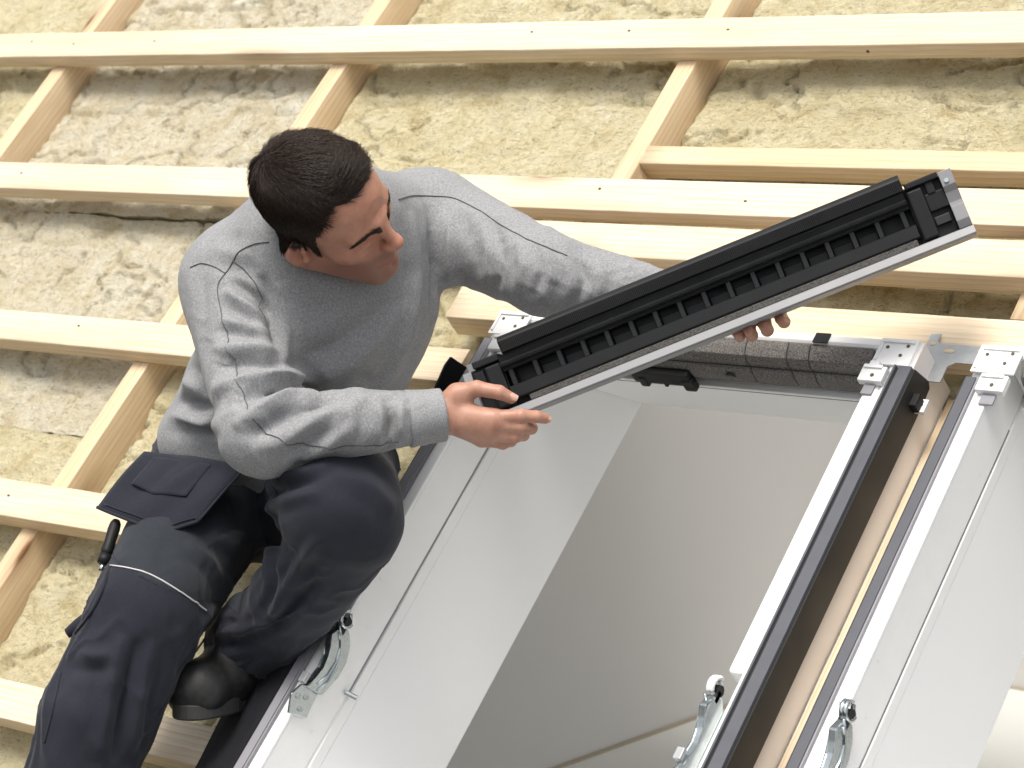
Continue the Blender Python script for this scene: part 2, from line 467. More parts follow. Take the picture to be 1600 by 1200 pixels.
# ------------------------------------------------------------------ the room seen through the windows
def quad_obj(name, pts, mat, kind='structure'):
    """a wall, floor or ceiling panel with thickness"""
    P = [Vector(p) for p in pts]
    nrm = (P[1]-P[0]).cross(P[2]-P[0]).normalized()*0.05
    bm = bmesh.new()
    a = [bm.verts.new(p) for p in P]; b = [bm.verts.new(p-nrm) for p in P]
    bm.faces.new(a); bm.faces.new(b[::-1])
    for i in range(len(P)):
        j = (i+1) % len(P); bm.faces.new((a[i], b[i], b[j], a[j]))
    o = link(name, bm_mesh(name, bm), mat)
    return tag(o, kind=kind)
RU0, RU1, RY0, RY1, RZ = -1.0, 2.4, -1.1, 2.793, -1.1443
quad_obj("room_floor", [(RU0, RY0, RZ), (RU1, RY0, RZ), (RU1, RY1, RZ), (RU0, RY1, RZ)], FLOORM)
quad_obj("room_wall_side", [(RU0, RY0, RZ), (RU0, RY1, RZ), (RU0, RY1, 2.2), (RU0, 2.4, 1.9), (RU0, RY0+0.3, -1.05)], PLASTER)
quad_obj("room_wall_back", [(RU0, RY1, RZ), (RU1, RY1, RZ), (RU1, RY1, 2.2), (RU0, RY1, 2.2)], PLASTER)
for nm, a, b in (("floor_joint", (RU0+0.006, RY0, RZ), (RU0+0.006, RY1, RZ)), ("floor_joint", (RU0, RY1-0.006, RZ), (RU1, RY1-0.006, RZ))):
    bm = bmesh.new(); add_tube(bm, [a, b], 0.007, 6)
    tag(link(nm, bm_mesh(nm, bm), JOINT), kind='structure')

# ------------------------------------------------------------------ the roof windows (sashes taken out)
def holes(bm, pts, r, z):
    for x, y in pts:
        bmesh.ops.create_cone(bm, segments=10, radius1=r, radius2=r, depth=0.0012, cap_ends=True, matrix=Matrix.Translation((x, y, z)))

def hinge(root, u, side, name="hinge"):
    """pivot hinge: coil spring, curved friction arm, base plate; mesh in roof axes, (v, n) outline"""
    h = empty(name); h.parent = root; h.location = (u, 0, 0)
    s = side
    arm_o = [(-0.524, 0.058), (-0.527, 0.040), (-0.541, 0.024), (-0.564, 0.014), (-0.592, 0.013), (-0.618, 0.021), (-0.634, 0.026)]
    arm_i = [(-0.642, 0.063), (-0.622, 0.053), (-0.600, 0.049), (-0.580, 0.053), (-0.566, 0.062), (-0.552, 0.072)]
    bm = bmesh.new(); add_prism(bm, arm_o+arm_i, 0.000, s*0.013, axis=0, bev=0.0025, seg=2)
    link("hinge_arm", bm_mesh("hinge_arm", bm), STEEL, h)
    bm = bmesh.new()
    mid = [((a[0]+b[0])/2, (a[1]+b[1])/2) for a, b in zip(arm_o[:6], arm_i[::-1])]
    for sgn in (-1, 1):
        add_tube(bm, [(s*0.0135, p[0]+sgn*0.004, p[1]+sgn*0.0035) for p in mid], 0.0022, 6)
    link("hinge_rib", bm_mesh("hinge_rib", bm, True), STEEL, h)
    bm = bmesh.new(); add_prism(bm, [(-0.634, 0.026), (-0.674, 0.022), (-0.690, 0.060), (-0.664, 0.076), (-0.640, 0.066)], s*0.001, s*0.006, axis=0, bev=0.0012, seg=1)
    link("hinge_plate", bm_mesh("hinge_plate", bm), STEEL, h)
    bm = bmesh.new()
    for p in ((-0.652, 0.046), (-0.672, 0.045), (-0.660, 0.062)):
        add_tube(bm, [(s*0.005, p[0], p[1]), (s*0.0085, p[0], p[1])], 0.0042, 10)
    link("rivet", bm_mesh("rivet", bm), GALV, h)
    bm = bmesh.new()
    ring = [(s*(0.004+0.010*k/26), -0.516+0.0125*math.cos(k*0.42), 0.060+0.0125*math.sin(k*0.42)) for k in range(27)]
    add_tube(bm, ring, 0.0036, 8)
    link("coil_spring", bm_mesh("coil_spring", bm, True), WHITE_CLIP if side < 0 else STEEL, h)
    bm = bmesh.new(); add_tube(bm, [(s*0.0, -0.520, 0.056), (s*0.016, -0.520, 0.056)], 0.0085, 12)
    add_box(bm, min(0, s*0.014), max(0, s*0.014), -0.540, -0.519, 0.050, 0.062, 0.002)
    link("pivot_block", bm_mesh("pivot_block", bm), BLACKP, h)
    bm = bmesh.new(); add_box(bm, min(s*0.0, s*0.012), max(s*0.0, s*0.012), -0.640, -0.622, 0.066, 0.074, 0.001); link("hinge_tab", bm_mesh("hinge_tab", bm), GALV, h)
    return h

def roof_window(off, label, left_clad):
    """u = 0 is the inner face of the left lining; the frame is 0.78 m wide and 1.18 m high"""
    root = empty("roof_window", W(off, 0, 0), (PITCH, 0, 0))
    tag(root, label, "roof window", "roof windows in the slope")
    VT, VB = 0.110, -1.07
    LU, RU = -0.055, 0.735
    def part(name, mat, fn, smooth=False, par=None):
        bm = bmesh.new(); fn(bm); return link(name, bm_mesh(name, bm, smooth), mat, par or root)
    # jambs: outer case
    lj = part("frame_jamb", WHITE, lambda b: add_prism(b, [(LU, -0.062), (-0.0112, -0.062), (-0.0112, -0.0420), (-0.0150, -0.0405), (-0.0150, -0.0365), (-0.012, -0.0355), (-0.012, 0.043), (LU, 0.043)], VB, VT, 1, 0.0012))
    rj = part("frame_jamb", WHITE, lambda b: add_prism(b, [(RU, -0.062), (RU, 0.050), (0.706, 0.050), (0.702, 0.048), (0.702, -0.012), (0.696, -0.016), (0.696, -0.062)], VB, VT, 1, 0.0012))
    # primed outer side of the right jamb
    part("jamb_outer_face", PINK, lambda b: add_box(b, RU+0.0003, RU+0.006, VB, VT-0.001, -0.063, 0.049, 0.0008), par=rj)
    part("frame_head", WHITE, lambda b: add_prism(b, [(0.094, 0.046), (0.098, 0.050), (VT-0.0005, 0.050), (VT-0.0005, -0.062), (0.074, -0.062), (0.074, -0.040), (0.094, -0.040)], -0.0115, 0.7015, 0, 0.001))
    part("frame_sill", WHITE, lambda b: add_box(b, -0.0115, 0.7015, VB, VB+0.05, -0.062, 0.045, 0.001))
    # upper stop strips with their rounded lower ends, ending at the hinges
    def stop(b, u0, u1):
        add_prism(b, [(u0, -0.010), (u1, -0.010), (u1, 0.0495), (u0, 0.0495)], -0.484, 0.030, 1, 0.007, 3)
    part("stop_strip", WHITE, lambda b: add_prism(b, [(-0.030, 0.0432), (-0.0112, 0.0432), (-0.0112, 0.0500), (-0.030, 0.0500)], -0.500, 0.030, 1, 0.0025, 2))
    part("stop_strip", WHITE, lambda b: add_prism(b, [(-0.030, 0.0432), (-0.0112, 0.0432), (-0.0112, 0.0500), (-0.030, 0.0500)], -1.06, -0.548, 1, 0.0025, 2))
    part("stop_strip", WHITE, lambda b: stop(b, 0.677, 0.7018))
    part("stop_edge", WHITE, lambda b: add_box(b, 0.688, 0.7015, -1.0, -0.49, -0.014, 0.030, 0.003))
    # gap below the left stop, its shade drawn as a grey strip; end pin
    part("gap_shade", GREY_AL, lambda b: add_box(b, -0.0149, -0.0125, -0.592, 0.03, -0.0400, -0.0370, 0.0004))
    part("pivot_pin", STEEL, lambda b: add_tube(b, [(-0.010, -0.594, -0.028), (0.006, -0.594, -0.040)], 0.004, 8))
    # cladding along the outer edges
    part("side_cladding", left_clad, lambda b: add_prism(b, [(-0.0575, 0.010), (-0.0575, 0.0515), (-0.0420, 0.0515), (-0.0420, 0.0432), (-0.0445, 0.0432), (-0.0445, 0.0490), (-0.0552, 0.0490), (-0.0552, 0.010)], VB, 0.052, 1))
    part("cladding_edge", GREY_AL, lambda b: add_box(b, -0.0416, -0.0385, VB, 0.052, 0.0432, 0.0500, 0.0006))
    part("cladding_seal", CLAD_DK, lambda b: add_prism(b, [(-0.0605, -0.03), (-0.0605, 0.050), (-0.0578, 0.050), (-0.0578, -0.03)], VB, 0.052, 1))
    rc = part("side_cladding", CLAD, lambda b: add_prism(b, [(0.7105, 0.0505), (0.7105, 0.0535), (0.7145, 0.0535), (0.7145, 0.0585), (0.7175, 0.0585), (0.7175, 0.0525), (0.7225, 0.0525), (0.7225, 0.0565), (0.7425, 0.0565), (0.7425, 0.020), (0.7408, 0.020), (0.7408, 0.0505)], VB, 0.058, 1))
    part("cladding_groove", CLAD_DK, lambda b: add_box(b, 0.7178, 0.7222, VB, 0.056, 0.0527, 0.0532), par=rc)
    part("side_plate", BROWN, lambda b: add_prism(b, [(VB, -0.006), (0.040, -0.006), (0.066, -0.004), (0.072, 0.006), (0.058, 0.050), (VB, 0.050)], 0.7432, 0.7455, 0))
    sc_ = part("side_clip", WHITE_CLIP, lambda b: add_box(b, 0.746, 0.762, 0.012, 0.036, 0.004, 0.010, 0.001))
    part("clip_screw", NAILM, lambda b: holes(b, [(0.755, 0.025)], 0.002, 0.0105), par=sc_)
    part("side_clip_base", BLACKP, lambda b: add_box(b, 0.7457, 0.756, 0.010, 0.032, 0.010, 0.028, 0.001))
    # corner blocks and clips at the top
    for u0, u1, inner in ((-0.0545, 0.014, 1), (0.672, 0.7345, -1)):
        cb = part("corner_block", WHITE_CLIP, lambda b: add_box(b, u0, u1, 0.060, 0.1094, 0.0503, 0.0545, 0.0012))
        part("corner_ridge", WHITE_CLIP, lambda b: (add_box(b, u0+0.004, u1-0.004, 0.100, 0.104, 0.0546, 0.0575, 0.0008), add_box(b, u0+0.004, u0+0.008, 0.066, 0.0995, 0.0546, 0.0575, 0.0008)), par=cb)
        for hx, hy in ((u0+0.016, 0.092), (u1-0.014, 0.096), (u1-0.020, 0.078)):
            part("screw_hole", NAILM, lambda b: holes(b, [(hx, hy)], 0.0028, 0.0551), par=cb)
    for u0, u1 in ((-0.030, 0.014), (0.668, 0.708)):
        c = part("corner_clip", WHITE_CLIP, lambda b: (add_box(b, u0, u1, 0.022, 0.050, 0.0505, 0.0625, 0.0018), add_box(b, u0+0.006, u0+0.022, 0.050, 0.062, 0.0505, 0.060, 0.002), add_box(b, u0+0.003, u1-0.006, 0.044, 0.050, 0.0626, 0.066, 0.001)))
        part("clip_screw", NAILM, lambda b: holes(b, [((u0+u1)/2+0.002, 0.032)], 0.0032, 0.0629), par=c)
        part("clip_tongue", GREY_AL, lambda b: add_box(b, u0+0.010, u1-0.012, 0.004, 0.0215, 0.0505, 0.054, 0.0008), par=c)
    # foam insert in the head of the frame, with its saw cuts
    fp = [(0.0935, 0.047), (0.082, 0.043), (0.070, 0.036), (0.066, 0.020), (0.071, 0.013), (0.066, 0.006), (0.064, -0.012), (0.0655, -0.026), (0.0935, -0.039)]
    cuts = [0.0145, 0.10, 0.16, 0.44, 0.512, 0.552, 0.585, 0.640]
    cuts = [0.0145, 0.438, 0.513, 0.552, 0.662]
    fo = None
    for i in range(len(cuts)-1):
        bm = bmesh.new()
        add_prism(bm, fp, cuts[i]+(0.0008 if i else 0), cuts[i+1]-0.0008, 0, 0.002, 2)
        link("foam_block", bm_mesh("foam_block", bm, False), FOAM, root)
    part("foam_groove", CLAD_DK, lambda b: add_box(b, 0.016, 0.66, 0.0655, 0.0668, 0.0122, 0.0138))
    part("foam_hole", CLAD_DK, lambda b: add_tube(b, [(0.395, 0.0647, -0.010), (0.395, 0.0625, -0.011)], 0.0085, 12))
    part("lock_plate", BLACKP, lambda b: (add_box(b, 0.205, 0.318, 0.052, 0.066, -0.034, -0.006, 0.004), add_box(b, 0.300, 0.322, 0.050, 0.064, -0.045, -0.020, 0.004), add_box(b, 0.216, 0.232, 0.050, 0.064, -0.042, -0.020, 0.003), add_box(b, 0.262, 0.268, 0.052, 0.064, -0.040, -0.030, 0.001)))
    part("head_strap", BLACKP, lambda b: add_box(b, 0.556, 0.582, 0.093, 0.1115, 0.0505, 0.0525, 0.0005))
    part("head_bead", WHITE, lambda b: add_box(b, 0.001, 0.694, 0.062, 0.0739, -0.046, -0.0405, 0.001))
    part("head_groove", CLAD_DK, lambda b: add_box(b, 0.001, 0.694, 0.064, 0.0738, -0.0500, -0.0463, 0.0004))
    # lining boards round the opening
    part("lining_board", LINING, lambda b: add_prism(b, [(-1.05, -0.0625), (0.078, -0.0625), (0.219, -0.321), (-0.80, -0.321)], -0.026, -0.0116, 0))
    part("lining_board", LINING, lambda b: add_prism(b, [(-1.05, -0.0625), (0.078, -0.0625), (0.219, -0.321), (-0.80, -0.321)], 0.690, 0.706, 0))
    part("lining_board", LINING, lambda b: add_prism(b, [(0.0735, -0.0505), (0.0735, -0.0625), (0.2175, -0.3215), (0.232, -0.3215), (0.088, -0.0625)], -0.0100, 0.6897, 0))
    part("lining_board", LINING, lambda b: add_prism(b, [(-1.02, -0.0627), (-0.78, -0.3215), (-0.80, -0.3215), (-1.05, -0.0627)], -0.0100, 0.6897, 0))
    hinge(root, -0.0110, 1)
    hinge(root, 0.688, -1)
    return root

roof_window(0.0, "large white roof window frame without sash, the man leans over it", GREY_AL)  # left cladding paler than its twin: sky glare put into the colour
roof_window(0.889, "second white roof window frame, cut off at the right edge", CLAD)

# timber and bracket between the two windows
tag(beam_v("timber_lath", 0.744, 0.826, -1.1, 0.093, -0.100, -0.0600, PINE, 21), "narrow pine lath in the gap between the two windows", "lath")
def bracket():
    root = empty("steel_bracket", W(0.786, 0.13, 0.004), (PITCH, 0, 0))
    tag(root, "galvanised punched steel bracket joining the tops of both windows", "bracket")
    bm = bmesh.new()
    out = [(-0.085, 0.026), (-0.072, 0.030), (-0.072, 0.016), (-0.066, 0.012), (0.060, 0.012), (0.062, -0.03), (0.030, -0.012), (-0.028, -0.012), (-0.036, -0.018), (-0.034, -0.052), (-0.048, -0.06), (-0.052, 0.0), (-0.085, 0.006)]
    out = [(-0.072, 0.030), (-0.056, 0.032), (-0.056, 0.018), (-0.050, 0.013), (0.070, 0.013), (0.070, -0.024), (0.030, -0.020), (-0.012, -0.020), (-0.022, -0.028), (-0.022, -0.058), (-0.046, -0.058), (-0.072, -0.01)]
    add_prism(bm, out, 0.0, 0.0025, axis=2)
    link("bracket_plate", bm_mesh("bracket_plate", bm), GALV, root)
    hm = NAILM
    for x, y, a, b in ((-0.062, 0.012, 0.005, 0.0032), (-0.030, 0.000, 0.009, 0.0032), (0.020, 0.005, 0.005, 0.0032), (0.034, 0.003, 0.005, 0.003), (0.022, -0.010, 0.005, 0.003)):
        bm = bmesh.new()
        bmesh.ops.create_cone(bm, segments=12, radius1=1, radius2=1, depth=0.0008, cap_ends=True)
        bmesh.ops.scale(bm, vec=(a, b, 1), verts=bm.verts); bmesh.ops.translate(bm, vec=(x, y, 0.0030), verts=bm.verts)
        link("punched_hole", bm_mesh("punched_hole", bm), PINE2, root)
bracket()

# black felt collar lying against the left window
def collar():
    vs_ = np.linspace(-1.07, -0.34, 40)
    outer = np.interp(vs_, [-1.07, -0.78, -0.60, -0.54, -0.47, -0.40, -0.34], [0.10, 0.106, 0.124, 0.114, 0.060, 0.026, 0.004])
    bm = bmesh.new(); rows = []
    for v, w in zip(vs_, outer):
        row = []
        for k in range(7):
            t = k/6
            u = -0.0612 - (w+0.012)*t; n = 0.046*(1-t)**1.3 + 0.004 + 0.012*math.sin(t*math.pi)*(0.6+0.4*math.sin(v*19))
            row.append((u, v, n))
        rows.append(row)
    top = [[bm.verts.new(p) for p in r] for r in rows]
    bot = [[bm.verts.new((p[0], p[1], p[2]-0.004)) for p in r] for r in rows]
    for i in range(len(rows)-1):
        for k in range(6):
            f = bm.faces.new((top[i][k], top[i][k+1], top[i+1][k+1], top[i+1][k])); f.smooth = True
            f = bm.faces.new((bot[i][k], bot[i+1][k], bot[i+1][k+1], bot[i][k+1])); f.smooth = True
        bm.faces.new((top[i][6], bot[i][6], bot[i+1][6], top[i+1][6])); bm.faces.new((top[i][0], top[i+1][0], bot[i+1][0], bot[i][0]))
    bm.faces.new([x for x in top[0]]+[x for x in bot[0][::-1]]); bm.faces.new([x for x in top[-1][::-1]]+[x for x in bot[-1]])
    o = link("felt_collar", bm_mesh("felt_collar", bm), FELT); o.location = W(0, 0, 0); o.rotation_euler = (PITCH, 0, 0)
    tag(o, "black felt collar strip along the left side of the near window", "collar")
    bm = bmesh.new()
    add_prism(bm, [(0.000, 0.052), (-0.040, 0.052), (-0.155, 0.058), (-0.155, -0.03), (-0.060, -0.03), (0.030, -0.03)][:0] or [(-0.150, -0.02), (0.030, -0.02), (0.010, 0.046), (-0.010, 0.048), (-0.120, 0.030)], -0.112, -0.108, axis=0)
    o = link("felt_flap", bm_mesh("felt_flap", bm), FELT); o.rotation_euler = (PITCH, 0, 0)
    tag(o, "pointed black flap standing up beside the window behind the man's wrist", "collar")
collar()

# ------------------------------------------------------------------ measured points of the man and what he holds (world metres)
JP = {
    'pelvis': (-0.2498, -0.2986, -0.1302),
    'waist': (-0.2064, -0.3118, -0.026),
    'chest': (-0.0866, -0.3576, 0.1383),
    'upchest': (-0.0324, -0.3897, 0.2315),
    'neck': (-0.0055, -0.4209, 0.2651),
    'shR': (-0.1561, -0.4825, 0.1907),
    'elR': (0.0146, -0.5971, -0.0112),
    'faR': (0.1285, -0.5292, 0.0041),
    'wrR': (0.2229, -0.4264, 0.0119),
    'shL': (-0.0257, -0.1581, 0.2734),
    'elL': (0.2177, -0.193, 0.2064),
    'wrL': (0.4164, -0.0802, 0.1574),
    'hipR': (-0.3123, -0.3629, -0.1386),
    'knR': (-0.2046, -0.625, -0.2999),
    'shinR': (-0.2383, -0.7022, -0.453),
    'anR': (-0.2652, -0.7494, -0.6152),
    'hipL': (-0.1485, -0.2815, -0.1277),
    'knL': (0.0925, -0.5195, -0.119),
    'anL': (-0.1695, -0.455, -0.3827),
    'calL': (0.0994, -0.5, -0.1533),
    'calM': (-0.0081, -0.4866, -0.2582),
    'head': (0.0659, -0.5066, 0.3008),
    'heelL': (-0.1805, -0.4116, -0.4606),
    'toeL': (-0.1495, -0.6048, -0.4509),
    'casL': (0.2203, -0.3431, -0.0193),
    'casR': (0.8356, 0.0164, 0.2755),
    'r_wr': (0.2128, -0.4317, 0.0135),
    'r_palm': (0.2508, -0.4048, 0.0072),
    'r_th0': (0.2347, -0.4186, 0.042),
    'r_th1': (0.262, -0.4079, 0.0533),
    'r_th2': (0.292, -0.3936, 0.0485),
    'r_th3': (0.3038, -0.3803, 0.0397),
    'r_i0': (0.2846, -0.3963, 0.0119),
    'r_i1': (0.319, -0.3773, 0.0146),
    'r_i2': (0.3327, -0.3589, 0.0128),
    'r_i3': (0.3381, -0.3448, 0.0089),
    'r_m0': (0.2841, -0.3958, 0.0015),
    'r_m1': (0.3165, -0.3742, -0.0018),
    'r_m2': (0.3141, -0.3472, -0.0069),
    'r_m3': (0.2969, -0.3406, -0.0082),
    'r_r0': (0.2754, -0.397, -0.0112),
    'r_r1': (0.3054, -0.3751, -0.0167),
    'r_r2': (0.3024, -0.3506, -0.0179),
    'r_r3': (0.2869, -0.3461, -0.017),
    'r_p0': (0.2618, -0.3981, -0.0226),
    'r_p1': (0.2863, -0.3781, -0.0284),
    'r_p2': (0.2856, -0.3579, -0.028),
    'r_p3': (0.2718, -0.3542, -0.024),
    'l_wr': (0.4334, -0.1049, 0.1601),
    'l_palm': (0.4911, -0.0973, 0.1608),
    'l_i0': (0.5149, -0.0563, 0.1763),
    'l_i1': (0.5483, -0.0503, 0.151),
    'l_i2': (0.5689, -0.0702, 0.1414),
    'l_i3': (0.5803, -0.0988, 0.1481),
    'l_m0': (0.5062, -0.0654, 0.1631),
    'l_m1': (0.5305, -0.0641, 0.1377),
    'l_m2': (0.5507, -0.0867, 0.1294),
    'l_m3': (0.5631, -0.1164, 0.14),
    'l_r0': (0.4932, -0.0747, 0.1536),
    'l_r1': (0.5112, -0.0759, 0.1289),
    'l_r2': (0.5309, -0.0974, 0.1214),
    'l_r3': (0.5434, -0.1269, 0.1331),
    'l_p0': (0.4795, -0.0831, 0.1458),
    'l_p1': (0.4944, -0.0847, 0.1258),
    'l_p2': (0.5127, -0.1021, 0.1188),
    'l_p3': (0.5244, -0.125, 0.1271),
    'l_t0': (0.4677, -0.1134, 0.1778),
    'l_t1': (0.4966, -0.1061, 0.1996),
    'l_t2': (0.5225, -0.103, 0.2101),
    'fl_a': (-0.3155, -0.5239, -0.0788),
    'fl_b': (-0.2249, -0.5092, -0.0781),
    'fl_c': (-0.1418, -0.4705, -0.091),
    'fl_d': (-0.1637, -0.5583, -0.1675),
    'fl_e': (-0.2098, -0.5855, -0.1875),
    'fl_f': (-0.3442, -0.5985, -0.1596),
    'knife0': (-0.3168, -0.5871, -0.1854),
    'knife1': (-0.3062, -0.6176, -0.2277),
    'chainR': (-0.3131, -0.6922, -0.3376),
}
HEAD_AXES = [[-0.0003, 0.9313, 0.3644], [-0.7183, 0.2536, -0.6481], [-0.6958, -0.2624, 0.6686]]
